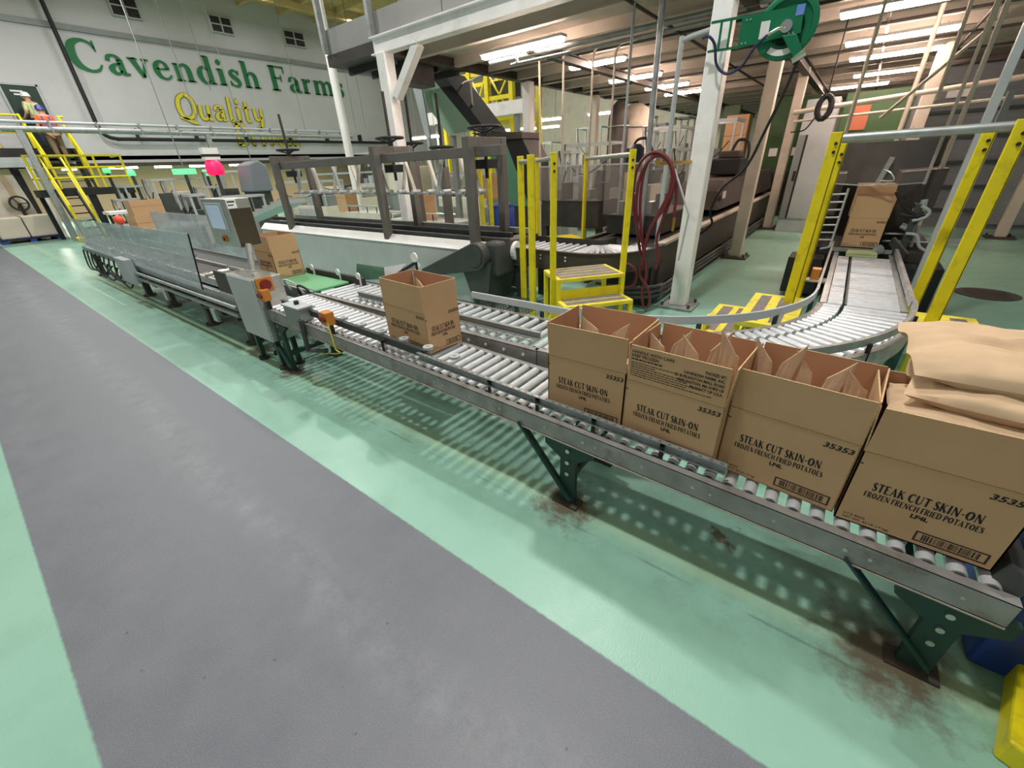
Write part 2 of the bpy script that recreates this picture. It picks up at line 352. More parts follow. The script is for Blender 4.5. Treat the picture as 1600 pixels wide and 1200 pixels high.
def lettering(mb, text, table, size, frame, thick=0.0, shear=0.0, space=.06, fat=1.0, per=5, word=.38, sx=1.0):
    """frame(x, y, d) -> point; returns the drawn width"""
    x = 0
    for ch in text:
        if ch == ' ': x += word*sx; continue
        wd, strokes = table[ch]
        for st in strokes:
            P = [Vector((p[0], p[1], p[2])) for p in st]
            if len(P) > 2: P = smoothpts(P, per)
            L = []; R = []
            for i, p in enumerate(P):
                a = P[max(i-1, 0)]; b = P[min(i+1, len(P)-1)]
                t = Vector((b.x-a.x, b.y-a.y)); t.normalize()
                hw = max(p.z*fat, .012)/2
                L.append((p.x-t.y*hw, p.y+t.x*hw)); R.append((p.x+t.y*hw, p.y-t.x*hw))
            def q(c, d): return frame((x+c[0]*sx+shear*c[1])*size, c[1]*size, d)
            n = len(P)
            if thick <= 0:
                mb.add([q(c, 0) for c in L]+[q(c, 0) for c in R], [(i, n+i, n+i+1, i+1) for i in range(n-1)])
            else:
                vs = [q(c, thick) for c in L]+[q(c, thick) for c in R]+[q(c, 0) for c in L]+[q(c, 0) for c in R]
                fs = []
                for i in range(n-1):
                    fs += [(i, n+i, n+i+1, i+1), (2*n+i, i, i+1, 2*n+i+1), (n+i, 3*n+i, 3*n+i+1, n+i+1)]
                fs += [(0, 2*n, 3*n, n), (n-1, 2*n-1, 4*n-1, 3*n-1)]
                mb.add(vs, fs)
        x += (wd+space)*sx
    return x*size
_fc = {}
def sans(mb, text, size, frame, bold=0.0, sx=1.0, shear=0.0, align='LEFT'):
    key = (text, bold)
    if key not in _fc:
        cu = bpy.data.curves.new('txt', 'FONT'); cu.body = text; cu.size = 1; cu.offset = bold; cu.resolution_u = 2
        o = bpy.data.objects.new('txt', cu); COL.objects.link(o)
        dg = bpy.context.evaluated_depsgraph_get(); ev = o.evaluated_get(dg); me = ev.to_mesh()
        _fc[key] = ([v.co.copy() for v in me.vertices], [tuple(p.vertices) for p in me.polygons])
        ev.to_mesh_clear(); bpy.data.objects.remove(o); bpy.data.curves.remove(cu)
    vs, fs = _fc[key]
    wd = max((v.x for v in vs), default=0)*size*sx; o = {'LEFT': 0, 'RIGHT': -wd, 'CENTER': -wd/2}[align]
    mb.add([frame(o+(v.x*sx+shear*v.y)*size, v.y*size, 0) for v in vs], fs)
    return wd

# ================================================================ the setting
def floor_mat():
    m = bpy.data.materials.new('painted_floor'); m.use_nodes = True; nt = m.node_tree; b = nt.nodes['Principled BSDF']
    L = nt.links.new
    def node(t, **k):
        n = nt.nodes.new(t)
        for a, v in k.items(): setattr(n, a, v)
        return n
    geo = node('ShaderNodeNewGeometry'); sep = node('ShaderNodeSeparateXYZ'); L(geo.outputs['Position'], sep.inputs[0])
    def noise(sc, det=4, rough=.55):
        n = node('ShaderNodeTexNoise'); n.inputs['Scale'].default_value = sc; n.inputs['Detail'].default_value = det
        n.inputs['Roughness'].default_value = rough; L(geo.outputs['Position'], n.inputs['Vector']); return n.outputs['Fac']
    def math_(op, a, c, clamp=False):
        n = node('ShaderNodeMath', operation=op, use_clamp=clamp)
        for i, v in enumerate((a, c)):
            if isinstance(v, (int, float)): n.inputs[i].default_value = v
            else: L(v, n.inputs[i])
        return n.outputs[0]
    def rng(v, a, c, lo=0, hi=1):
        n = node('ShaderNodeMapRange'); n.inputs[1].default_value = a; n.inputs[2].default_value = c
        n.inputs[3].default_value = lo; n.inputs[4].default_value = hi; L(v, n.inputs[0]); return n.outputs[0]
    def mix(f, a, c):
        n = node('ShaderNodeMix', data_type='RGBA')
        if isinstance(f, float): n.inputs[0].default_value = f
        else: L(f, n.inputs[0])
        for i, v in ((6, a), (7, c)):
            if isinstance(v, tuple): n.inputs[i].default_value = v
            else: L(v, n.inputs[i])
        return n.outputs[2]
    X, Y = sep.outputs[0], sep.outputs[1]
    big = noise(.9, 3); mid = noise(5, 5); fine = noise(140, 2); edge = noise(30, 3)
    Yj = math_('ADD', Y, math_('MULTIPLY', math_('SUBTRACT', edge, .5), .012))
    strip = math_('MULTIPLY', rng(Yj, -.402, -.392), rng(Yj, .859, .869, 1, 0))
    green = mix(rng(big, .3, .7), srgb(134, 178, 160), srgb(148, 192, 174))
    green = mix(rng(mid, .55, .75, 0, .35), green, srgb(120, 164, 146))
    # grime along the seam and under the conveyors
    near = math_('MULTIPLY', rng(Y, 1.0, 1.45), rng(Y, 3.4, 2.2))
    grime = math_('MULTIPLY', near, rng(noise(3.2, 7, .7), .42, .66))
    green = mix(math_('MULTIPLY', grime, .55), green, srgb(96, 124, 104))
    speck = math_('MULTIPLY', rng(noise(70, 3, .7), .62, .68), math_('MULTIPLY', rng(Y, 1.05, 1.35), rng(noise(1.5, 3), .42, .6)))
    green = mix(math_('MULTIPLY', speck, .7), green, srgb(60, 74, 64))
    seam = math_('MULTIPLY', rng(math_('ABSOLUTE', math_('SUBTRACT', Yj, 1.36), 0), .004, .010, 1, 0), rng(noise(4, 3), .4, .55))
    green = mix(math_('MULTIPLY', seam, .45), green, srgb(88, 110, 92))
    pale = math_('MULTIPLY', rng(Yj, 1.40, 1.43), rng(Yj, 1.53, 1.55, 1, 0))
    green = mix(math_('MULTIPLY', pale, .4), green, srgb(170, 196, 160))
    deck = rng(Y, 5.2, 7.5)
    green = mix(math_('MULTIPLY', deck, .28), green, srgb(118, 150, 128))  # dimmer light below the mezzanine, mixed into the floor's green
    for (px, py, s) in ((-.80, 1.47, .20), (.56, 1.47, .26), (-3.85, 1.48, .16), (-.05, 1.72, .07), (-6.3, 1.75, .2), (-7.9, 1.7, .2), (-12.1, 1.7, .25), (-4.7, 1.55, .18)):
        d = node('ShaderNodeVectorMath', operation='DISTANCE'); L(geo.outputs['Position'], d.inputs[0]); d.inputs[1].default_value = (px, py, 0)
        rust = rng(math_('ADD', d.outputs['Value'], math_('MULTIPLY', math_('SUBTRACT', noise(9, 5, .7), .5), .45)), s*.35, s, 1, 0)
        green = mix(math_('MULTIPLY', rust, .85), green, srgb(88, 60, 44))
    grey = mix(rng(mid, .3, .7), srgb(98, 101, 110), srgb(110, 112, 120))
    grey = mix(rng(noise(260, 2), .5, .75, 0, .5), grey, srgb(146, 148, 152))
    yy = math_('ADD', Y, math_('MULTIPLY', math_('SUBTRACT', noise(.8, 2), .5), .35))
    streak = math_('MULTIPLY', rng(math_('ABSOLUTE', math_('SUBTRACT', yy, .42), 0), .02, .17, 1, 0), rng(noise(6, 7, .75), .40, .75))
    grey = mix(math_('MULTIPLY', streak, .30), grey, srgb(168, 170, 176))
    blot = rng(noise(16, 2), .735, .76)
    grey = mix(math_('MULTIPLY', blot, .55), grey, srgb(58, 58, 62))
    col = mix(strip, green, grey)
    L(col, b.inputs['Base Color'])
    ro = math_('ADD', rng(mid, .3, .7, .30, .42), math_('MULTIPLY', strip, .10))
    L(ro, b.inputs['Roughness'])
    bp = node('ShaderNodeBump'); bp.inputs['Strength'].default_value = .35; bp.inputs['Distance'].default_value = .002
    L(math_('ADD', fine, math_('MULTIPLY', noise(300, 2), math_('MULTIPLY', strip, 1.2))), bp.inputs['Height']); L(bp.outputs[0], b.inputs['Normal'])
    return m
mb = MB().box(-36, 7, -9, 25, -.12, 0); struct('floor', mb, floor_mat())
WALLM = mat('white_wall_paint', (200, 199, 200), .75, 0, .03, .7, dirt=(188, 186, 184), dscale=.6, damt=.4)
mb = MB().box(-25.25, -25, -9, 25, 2.42, 8.95); struct('wall_left', mb, WALLM)
mb = MB().box(-25, -24.9, -9, 25, 6.80, 6.98); struct('trim_1', mb, GREYP)
mb = MB().box(-25.3, -24.92, -9, 25, 2.30, 2.44); struct('trim_2', mb, BROWN)
mb = MB().box(-35.2, -35, -9, 25, 0, 2.6); struct('wall_back', mb, BEIGE)
mb = MB().box(-35.2, -25, -9, 25, 2.55, 2.7); struct('ceiling_low', mb, BEIGE)
mb = MB().box(-36, 7, 24.6, 24.9, 0, 8.95); struct('wall_right', mb, CREAMW)
mb = MB().box(-25.3, 7, -9, 25, 8.95, 9.1)
struct('ceiling', mb, WOOD)
mb = MB()
for i in range(14): mb.box(-25, 7, -1+i*1.9, -.86+i*1.9, 8.72, 8.95)
for i in range(7): mb.box(-23+i*4.4, -22.8+i*4.4, -2, 24.5, 8.5, 8.72)
struct('ceiling', mb, WOOD)

# ---- mezzanine
mb = MB().box(-6.55, 6.5, 5.3, 24.5, 3.46, 3.56); struct('ceiling', mb, JOIST)
mb = MB()
y = 5.9
while y < 24:
    mb.box(-6.45, 6.4, y, y+.05, 3.32, 3.46); mb.box(-6.45, 6.4, y-.03, y+.08, 3.31, 3.325); y += .98
struct('ceiling', mb, JOIST)
def ibeam(p, q, h, wd, t=.02):
    p = Vector(p); q = Vector(q); mb = MB()
    mb.beam(p, q, t, h); up = Vector((0, 0, h/2))
    mb.beam(p+up, q+up, wd, t); mb.beam(p-up, q-up, wd, t); return mb
struct('trim_3', ibeam((-6.65, 5.27, 3.41), (6.5, 5.27, 3.41), .21, .16), WHITE)
struct('trim_4', ibeam((-6.5, 5.3, 3.40), (-6.5, 24, 3.40), .18, .14), BROWN)
struct('trim_5', ibeam((-4.35, 6.3, 3.20), (-4.35, 24, 3.20), .11, .14), BROWN)
struct('trim_6', ibeam((-1.4, 5.6, 3.20), (-1.4, 24, 3.20), .16, .14), BROWN)
PANEL = mat('parapet_sheet', (150, 149, 147), .5, .15, .05, 2)
mb = MB()
for i in range(10): mb.box(-8.0+i*1.45, -8.0+i*1.45+1.43, 5.30, 5.33, 3.50, 3.84)
struct('trim_7', mb, PANEL)
mb = MB()
for x in (-7.95, -6.62, -4.2): mb.box(x-.035, x+.035, 5.20, 5.29, 3.52, 4.75)
struct('trim_9', mb, GALV)
mb = MB().box(-8.0, -6.6, 5.28, 7.4, 3.34, 3.50)
for i in range(4): mb.box(-7.9, -6.6, 5.6+i*.5, 5.66+i*.5, 3.24, 3.34)
mb.box(-6.95, -6.62, 5.9, 6.5, 3.0, 3.34)
struct('trim_8', mb, DARK)

# ---- columns
def column(name, label, x, y, h, wd, m, group=None):
    t = thing(name, label, 'column', (x, y, 0), 0, group)
    obj('shaft', MB().box(x-wd/2, x+wd/2, y-wd/2, y+wd/2, .03, h), m, t, bevel=.012)
    obj('base_plate', MB().box(x-.21, x+.21, y-.2, y+.2, 0, .03), GREYP if m is not TAN else BROWN, t, bevel=.005)
    mb = MB()
    for a in (-.16, .16):
        for c in (-.15, .15): mb.cyl((x+a, y+c, .03), (x+a, y+c, .07), .018, 8)
    obj('anchor_bolts', mb, BROWN, t)
    return t
G = 'steel columns carrying the mezzanine'
column('steel_column', 'white square steel column in front, carrying the green hose reel', -1.39, 5.27, 3.31, .185, WHITE, G)
column('steel_column', 'tan steel column second in the row behind the hose reel column', -1.41, 8.64, 3.31, .185, TAN, G)
column('steel_column', 'tan steel column third in the row, right of the dark machine', -1.47, 12.6, 3.31, .185, TAN, G)
column('steel_column', 'tan steel column fourth in the row, smallest of that row', -1.6, 17.2, 3.31, .185, TAN, G)
cl = column('steel_column', 'white steel column with a diagonal brace at the corner of the mezzanine', -6.42, 5.27, 3.31, .2, WHITE, G)
obj('brace', MB().beam((-6.25, 5.27, 2.72), (-5.62, 5.27, 3.30), .13, .12), WHITE, cl)
column('steel_column', 'white steel column beside the left yellow handrail posts under the deck edge', -6.42, 9.2, 3.31, .2, WHITE, G)
column('steel_column', 'cream steel column behind the right yellow stair posts under the deck edge', -6.42, 12.5, 3.31, .2, CREAMW, G)
column('steel_column', 'thin far white steel column under the deck edge beside the grey machines', -6.42, 16.5, 3.31, .2, WHITE, G)
column('steel_column', 'rusty tan column against the dark grey clad machine at the right', ony(1458, 130, 12.2).x, 12.2, 3.31, .2, TAN, G)
p = onz(1560, 372, 0)
column('steel_column', 'grey brown column behind the rightmost yellow posts', p.x, p.y, 3.31, .16, TAN, G)
t = thing('round_pipe_column', 'tall white round pipe crossing the last letters of the green sign', 'pipe', (-12, 8.0, 0))
obj('pipe', MB().cyl((-12, 8.0, 0), (-12, 8.0, 8.5), .11, 18), WHITE, t, smooth=True)
obj('flange', MB().cyl((-12, 8.0, 0), (-12, 8.0, .05), .2, 18), WHITE, t)

# ---- wall sign
SX = -24.97
def wallframe(y0, z0, slope=0): return lambda x, y, d: Vector((SX+d, y0+x, z0+y+slope*x))
C0 = onx(104, 88, SX); C1 = onx(541, 150, SX)
probe = MB(); w1 = lettering(probe, 'Cavendish Farms', GL, 1.0, wallframe(0, 0))
ztop = onx(118, 60, SX).z; zbot = onx(138, 113, SX).z
t = thing('wall_sign', 'large green and yellow company lettering on the white wall', 'sign', (SX, 11, 4.5))
size = (ztop-zbot)
sxn = (C1.y-C0.y)/(w1*size); yy_ = C0.y
for wd_ in ('Cavendish', 'Farms'):
    mb = MB(); adv = lettering(mb, wd_, GL, size, wallframe(yy_, zbot+.02), thick=.025, sx=sxn); yy_ += adv+.38*size*sxn
    obj('company_name', mb, SIGNG, t)
q0 = onx(279, 186, SX); q1 = onx(416, 193, SX); hq = onx(300, 148, SX).z-onx(303, 188, SX).z
probe = MB(); w2 = lettering(probe, 'Quality', GL, 1.0, wallframe(0, 0), shear=.1)
for nm, m, d, fat in (('slogan_outline', SIGNO, .015, 1.32), ('slogan', SIGNY, .035, 1.0)):
    mb = MB(); lettering(mb, 'Quality', GL, hq, wallframe(q0.y, q0.z), thick=d, shear=.1, sx=(q1.y-q0.y)/(w2*hq), fat=fat)
    r0_ = onx(371, 228, SX); r1_ = onx(474, 228, SX)
    probe = MB(); w3 = lettering(probe, 'Driven.', GL, 1.0, wallframe(0, 0), shear=.1)
    lettering(mb, 'Driven.', GL, hq*.98, wallframe(r0_.y, r0_.z), thick=d, shear=.1, sx=(r1_.y-r0_.y)/(w3*hq*.98), fat=fat)
    obj(nm, mb, m, t)

# ---- vents on the wall
def vent(lab, pts):
    a = onx(*pts[0], -24.95); c = onx(*pts[1], -24.95)
    y0, y1, z0, z1 = min(a.y, c.y), max(a.y, c.y), min(a.z, c.z), max(a.z, c.z)
    t = thing('wall_vent', lab, 'vent', (-24.95, (y0+y1)/2, z0), 0, 'louvred vents high on the white wall')
    mb = MB(); n = 14
    for i in range(n):
        z = z0+(i+.5)*(z1-z0)/n; mb.beam((-24.96, y0, z), (-24.96, y1, z), .05, (z1-z0)/n*.55)
    mb.box(-25, -24.99, y0, y1, z0, z1); obj('louvres', mb, BROWN, t)
    mb = MB()
    for y in (y0, (y0+y1)/2, y1): mb.box(-24.98, -24.91, y-.03, y+.03, z0-.03, z1+.03)
    for z in (z0, (z0+z1)/2, z1): mb.box(-24.98, -24.912, y0, y1, z-.025, z+.025)
    obj('frame', mb, LGREY, t)
vent('louvred wall vent above the first letters of the green sign', ((163, -12), (222, 31)))
vent('louvred wall vent above the middle letters of the green sign', ((324, 22), (366, 55)))
vent('louvred wall vent beside the tall white pipe, right of the other two', ((441, 46), (478, 75)))
# ---- door high on the wall, black pipe loop on the wall
a = onx(0, 131, -24.9); c = onx(56, 136, -24.9); lo = onx(40, 200, -24.9)
y0, y1, zt, zb_ = a.y-.02, c.y, a.z, 2.9
d1 = struct('door_1', MB().box(-25, -24.93, y0, y1, zb_, zt), mat('dark_green_door', (10, 48, 34), .5, 0, .06, 2))
obj('door_frame', MB().box(-25, -24.9, y0-.06, y0, zb_, zt+.06).box(-25, -24.9, y1, y1+.06, zb_, zt+.06).box(-25, -24.9, y0-.06, y1+.06, zt, zt+.06), LGREY, d1)
mb = MB().box(-24.93, -24.922, y0+.18, y0+.50, zt-.20, zt-.15).box(-24.93, -24.922, y0+.24, y0+.62, zt-.30, zt-.25); obj('door_marks', mb, STICK, d1)
A = onx(60, -10, -24.7); B = onx(152, 196, -24.7); Cc = onx(168, 220, -24.7); D = onx(660, 222, -24.7)
PZ = (Cc.z+D.z)/2; PY = (A.y+B.y)/2
t = thing('black_wall_pipe', 'black pipe running down the white wall and bending along it', 'pipe', (-24.7, PY, PZ))
obj('pipe', MB().tube(smoothpts([(-24.7, PY, 8.9), (-24.7, PY, 8), (-24.7, PY, PZ+1.0), (-24.7, PY, PZ+.5), (-24.7, PY+.12, PZ+.12), (-24.7, PY+.5, PZ), (-24.7, PY+1, PZ), (-24.7, 12, PZ), (-24.7, 20, PZ)], 5), .07, 10), BLACK, t, smooth=True)
for i in range(7):
    y = PY+1.2+i*2.2; obj('hanger', MB().box(-25, -24.66, y-.02, y+.02, PZ+.05, PZ+.4), BLACK, t)
# hanging rods in front of the wall
for (px0, py0, px1, py1, xx) in ((188, 0, 265, 330, -20), (243, 0, 300, 190, -22), (284, 0, 318, 140, -22), (316, 0, 360, 250, -21), (428, 0, 477, 205, -21), (535, 90, 560, 200, -21), (552, 95, 574, 200, -21)):
    a = onx(px0, py0, xx); z1 = onx(px1, py1, xx).z
    single('hanger_rod', MB().cyl((xx, a.y, z1), (xx, a.y, 8.94), .018, 6), GREYP, 'thin vertical rod hanging from the roof in front of the white wall', 'rod', 'thin rods hanging in front of the white wall')
# pipe rack standing before the wall
t = thing('pipe_rack', 'grey double pipe on slim posts running across in front of the sign wall', 'pipe', (-20.85, 8, 0))
zr_ = onx(285, 203, -20.85).z
obj('upper_pipe', MB().cyl((-20.85, -2, zr_+.10), (-20.85, 14.2, zr_+.10), .045, 10), LGREY, t, smooth=True)
obj('lower_pipe', MB().cyl((-20.78, -2, zr_-.10), (-20.78, 14.2, zr_-.10), .09, 10), GALV, t, smooth=True)
for y in (2.55, onx(325, 215, -20.78).y):
    obj('post', MB().box(-20.86, -20.70, y-.08, y+.08, 0, zr_-.1), GALV, t)
for i in range(12):
    y = 1+i*1.15; obj('pipe_clamp', MB().box(-20.93, -20.68, y-.02, y+.02, zr_-.19, zr_+.15), GALV, t)
# far lamps in the low room behind
for (pa, pb, lab) in ((162, 213, 'longest glowing lamp, right of the yellow stair rails'), (242, 266, 'second glowing lamp right of the yellow stairs'), (297, 323, 'glowing lamp just left of the pink beacon'), (360, 375, 'shortest glowing lamp, right of the pink beacon'), (94, 116, 'glowing lamp seen through the yellow stair rails')):
    a = onx((pa+pb)/2, 258, -27.0); ln = onx(pb, 258, -27).y-onx(pa, 258, -27).y
    l = thing('low_room_lamp', lab + ', below the sign wall', 'lamp', (-27, a.y, 2.3), 0, 'lamps in the low room behind the sign wall')
    zc = 2.33
    obj('housing', MB().box(-27.2, -26.8, a.y-ln/2-.05, a.y+ln/2+.05, zc+.03, 2.50), LGREY, l)
    obj('diffuser', MB().box(-27.14, -26.86, a.y-ln/2, a.y+ln/2, zc-.07, zc+.03), TUBEW, l)

# ================================================================ front roller conveyor (slopes down gently towards the right)
def zb(x): return .389-.033*x            # underside of the side rails
def zt(x): return zb(x)+.112             # top of the rollers
XA, XB = -4.05, .72
def slopebar(mb, x0, x1, y0, y1, dz0, dz1):
    return mb.add([(x0,y0,zb(x0)+dz0),(x1,y0,zb(x1)+dz0),(x1,y1,zb(x1)+dz0),(x0,y1,zb(x0)+dz0),
                   (x0,y0,zb(x0)+dz1),(x1,y0,zb(x1)+dz1),(x1,y1,zb(x1)+dz1),(x0,y1,zb(x0)+dz1)],
                  [(0,3,2,1),(4,5,6,7),(0,1,5,4),(1,2,6,5),(2,3,7,6),(3,0,4,7)])
conv = thing('roller_conveyor', 'long steel roller conveyor beside the grey walkway, carrying the open cartons', 'conveyor', (-1.7, 1.7, 0))
for yo, yi in ((1.46, 1.50), (1.94, 1.90)):
    mb = MB(); s = 1 if yi > yo else -1
    lo, hi = min(yo, yo+s*.005), max(yo, yo+s*.005)
    slopebar(mb, XA, XB, lo, hi, 0, .100)
    slopebar(mb, XA, XB, min(yo, yi), max(yo, yi), .096, .101)
    slopebar(mb, XA, XB, min(yo, yo-s*.002+s*.043), max(yo, yo+s*.043), 0, .005)
    r = obj('side_rail', mb, WORN, conv)
    if s > 0:
        mb = MB(); x = XA+.2
        while x < XB:
            for dx in (0, .07, .30): mb.cyl((x+dx, yo+.001, zb(x+dx)+.05), (x+dx, yo-.003, zb(x+dx)+.05), .006 if dx else .008, 8)
            x += .52
        obj('rail_bolts', mb, STEEL, r)
        mb = MB(); slopebar(mb, XA, XB, yo-.004, yo+.012, -.004, .001); obj('rail_lip', mb, mat('rail_lip_worn', (190, 178, 164), .5, .3, .2, 12, dirt=(120, 84, 62), dscale=6, damt=.6), r)
rp = MB().cyl((0, 1.503, 0), (0, 1.897, 0), .0245, 16)
x = XB-.055; first = None; n = 0
while x > XA+.02:
    if first is None:
        mb = MB().cyl((0, -.197, 0), (0, .197, 0), .0245, 16); mb.cur = 1; mb.cyl((0, -.203, 0), (0, .203, 0), .020, 12)
        first = obj('roller', mb, [ROLLER, CHARC], conv, smooth=True, local=True); o = first
    else:
        o = first.copy(); COL.objects.link(o); o.parent = conv
    o.location = (x+1.7, 1.70-1.7, zt(x)-.0245); n += 1
    x -= .0755
# guide rail over the near ends of the rollers
def zg(x): return zt(x)+.034
mb = MB(); slopebar(mb, -1.95, -.11, 1.511, 1.515, .146, .190); slopebar(mb, -1.95, -.11, 1.491, 1.515, .186, .190); slopebar(mb, -1.95, -.11, 1.491, 1.515, .144, .148)
gr = obj('guide_rail', mb, GALV, conv)
mb = MB(); x = -1.9
while x < -.13:
    slopebar(mb, x, x+.02, 1.4905, 1.4910, .155, .158); slopebar(mb, x, x+.014, 1.496, 1.502, .1902, .1906); x += .042
obj('rail_slots', mb, CHARC, gr)
mb = MB(); slopebar(mb, -3.75, -1.9, 1.525, 1.545, .150, .200); slopebar(mb, -3.75, -1.9, 1.52, 1.55, .196, .204)
obj('guide_rail', mb, CHARC, conv)
for (px, py) in ((599, 547), (765, 615), (839, 642), (926, 675), (1032, 712), (515, 512)):
    x = ony(px, py, 1.50).x
    mb = MB(); z = zb(x); mb.box(x-.009, x+.009, 1.498, 1.507, z+.09, z+.18); mb.box(x-.009, x+.009, 1.498, 1.53, z+.168, z+.178)
    obj('guide_post', mb, BLACK, conv)
for i in range(9):
    x = -3.55+i*.235; z = zb(x)+.212
    mb = MB().cyl((x, 1.56, z-.006), (x, 1.56, z+.010), .034, 16).cyl((x, 1.56, z+.010), (x, 1.56, z+.016), .012, 10)
    obj('guide_wheel', mb, LGREY, conv, smooth=True)
# leg stands
for x, hh in ((-3.87, 1), (-.82, 1), (.62, 1)):
    for yy in (1.478, 1.922):
        z1 = zb(x)+.004; e = -.012 if yy < 1.7 else .012
        mb = MB().prism([(x-.045, yy, .012), (x+.045, yy, .012), (x+.045, yy, z1-.12), (x+.14, yy, z1-.06), (x+.14, yy, z1), (x-.14, yy, z1), (x-.14, yy, z1-.06), (x-.045, yy, z1-.12)], (0, .03, 0))
        mb.cur = 1
        for k in range(3): mb.cyl((x, yy+.01, z1-.06-k*.075), (x, yy-.008, z1-.06-k*.075), .012, 12)
        l = obj('leg', mb, [DGREEN, STEEL], conv)
        obj('foot_plate', MB().box(x-.075, x+.075, yy-.03, yy+.055, 0, .012), BROWN, l)
    mb = MB().beam((x+.03, 1.468, .05), (x-.30, 1.468, zb(x-.3)+.02), .008, .045, up=(0, 1, 0)); obj('brace', mb, DGREEN, conv)
    obj('cross_bar', MB().box(x-.02, x+.02, 1.508, 1.922, .16, .20), DGREEN, conv)
# small fittings on the conveyor
a = ony(462, 490, 1.47)
jb = obj('junction_box', MB().box(a.x-.13, a.x+.13, 1.44, 1.55, a.z-.05, a.z+.06), GREYP, conv, bevel=.006)
obj('box_lid', MB().box(a.x-.14, a.x+.14, 1.43, 1.56, a.z+.06, a.z+.072), LGREY, jb)
obj('cable_gland', MB().cyl((a.x, 1.5, a.z+.072), (a.x, 1.5, a.z+.10), .02, 10), BLACK, jb)
for (px, py) in ((510, 497), (412, 461)):
    a = ony(px, py, 1.46)
    e = obj('push_button_box', MB().box(a.x-.05, a.x+.05, 1.43, 1.50, a.z-.05, a.z+.05), ORANGE, conv, bevel=.005)
    obj('button', MB().cyl((a.x-.02, 1.43, a.z), (a.x-.02, 1.415, a.z), .018, 12).cyl((a.x+.022, 1.43, a.z), (a.x+.022, 1.415, a.z), .018, 12), RED, e)
    obj('bracket', MB().box(a.x-.02, a.x+.02, 1.47, 1.49, zb(a.x)+.05, a.z-.05), BLACK, e)
a = ony(470, 500, 1.44); b_ = ony(482, 548, 1.44); c_ = ony(500, 552, 1.44)
obj('arm', MB().tube([(a.x, 1.44, a.z), (b_.x, 1.44, b_.z), (c_.x, 1.5, c_.z)], .022, 8), CHARC, conv)
obj('yellow_cord', MB().tube(smoothpts([ony(512, 505, 1.43), ony(518, 525, 1.43), ony(524, 545, 1.43), ony(530, 552, 1.46), ony(500, 552, 1.6)], 5), .005, 6), YELLOW, conv)
# end stop of bent sheet at the low end
mb = MB().prism([(.66, 1.53, zt(.66)-.01), (.72, 1.50, zt(.7)-.03), (.73, 1.50, zt(.7)+.05), (.68, 1.53, zt(.68)+.07)], (0.01, .36, 0))
obj('end_plate', mb, CHARC, conv)

# ================================================================ cartons
CREASE = mat('carton_crease', (150, 116, 80), .9, 0, .1, 20)
CARTONS = 'open cartons of frozen potatoes on the front conveyor'
PRN = {}
def cartonprint(lx, hz, kind):
    """lettering meshes for one side, drawn flat on a side lx wide and hz high; returns MBs (ink, barcode)"""
    ink = MB(); code = MB(); wt = MB()
    fr = lambda x, y, d: Vector((x, 0, y))
    probe = MB(); w1 = lettering(probe, 'STEAK CUT SKIN-ON', GC, 1, fr, word=.3)
    s = .033; sx = .66*lx/(w1*s)
    lettering(ink, 'STEAK CUT SKIN-ON', GC, s, lambda x, y, d: Vector((.15*lx+x, 0, .53*hz+y)), word=.3, sx=sx, fat=1.75)
    w2 = lettering(probe, 'FROZEN FRENCH FRIED POTATOES', GC, 1, fr, word=.3)
    s2 = .022; sx2 = .72*lx/(w2*s2)
    lettering(ink, 'FROZEN FRENCH FRIED POTATOES', GC, s2, lambda x, y, d: Vector((.12*lx+x, 0, .425*hz+y)), word=.3, sx=sx2, fat=1.7)
    sans(ink, 'LF4L', .022, lambda x, y, d: Vector((.44*lx+x, 0, .34*hz+y)), bold=.045)
    sans(code, '35353', .028, lambda x, y, d: Vector((.97*lx+x, 0, .85*hz+y)), bold=.03, sx=1.25, shear=.2, align='RIGHT')
    sans(wt, '6-7 lb BAGS', .012, lambda x, y, d: Vector((.05*lx+x, 0, .10*hz+y)), bold=.01)
    sans(wt, 'NET WT. 42 LB (19 kg)', .012, lambda x, y, d: Vector((.05*lx+x, 0, .05*hz+y)), bold=.01, sx=1.1)
    bar = MB(); x0, x1, z0, z1 = .52*lx, .95*lx, .06*hz, .20*hz; t = .005
    P = lambda a, b, c, d: bar.add([(a, 0, c), (b, 0, c), (b, 0, d), (a, 0, d)], [(0, 1, 2, 3)])
    P(x0, x1, z0, z0+t); P(x0, x1, z1-t, z1); P(x0, x0+t, z0+t, z1-t); P(x1-t, x1, z0+t, z1-t)
    rr = random.Random(5); x = x0+.018
    while x < x1-.02:
        wd = rr.choice((.0016, .0028, .0042)); P(x, x+wd, z0+.008, z1-.008); x += wd+rr.choice((.0016, .0022, .004))
    tick = MB().add([(0, 0, .84*hz), (.014, 0, .83*hz), (.014, 0, .845*hz), (0, 0, .855*hz)], [(0, 1, 2, 3)])
    return ink, bar, code, wt, tick
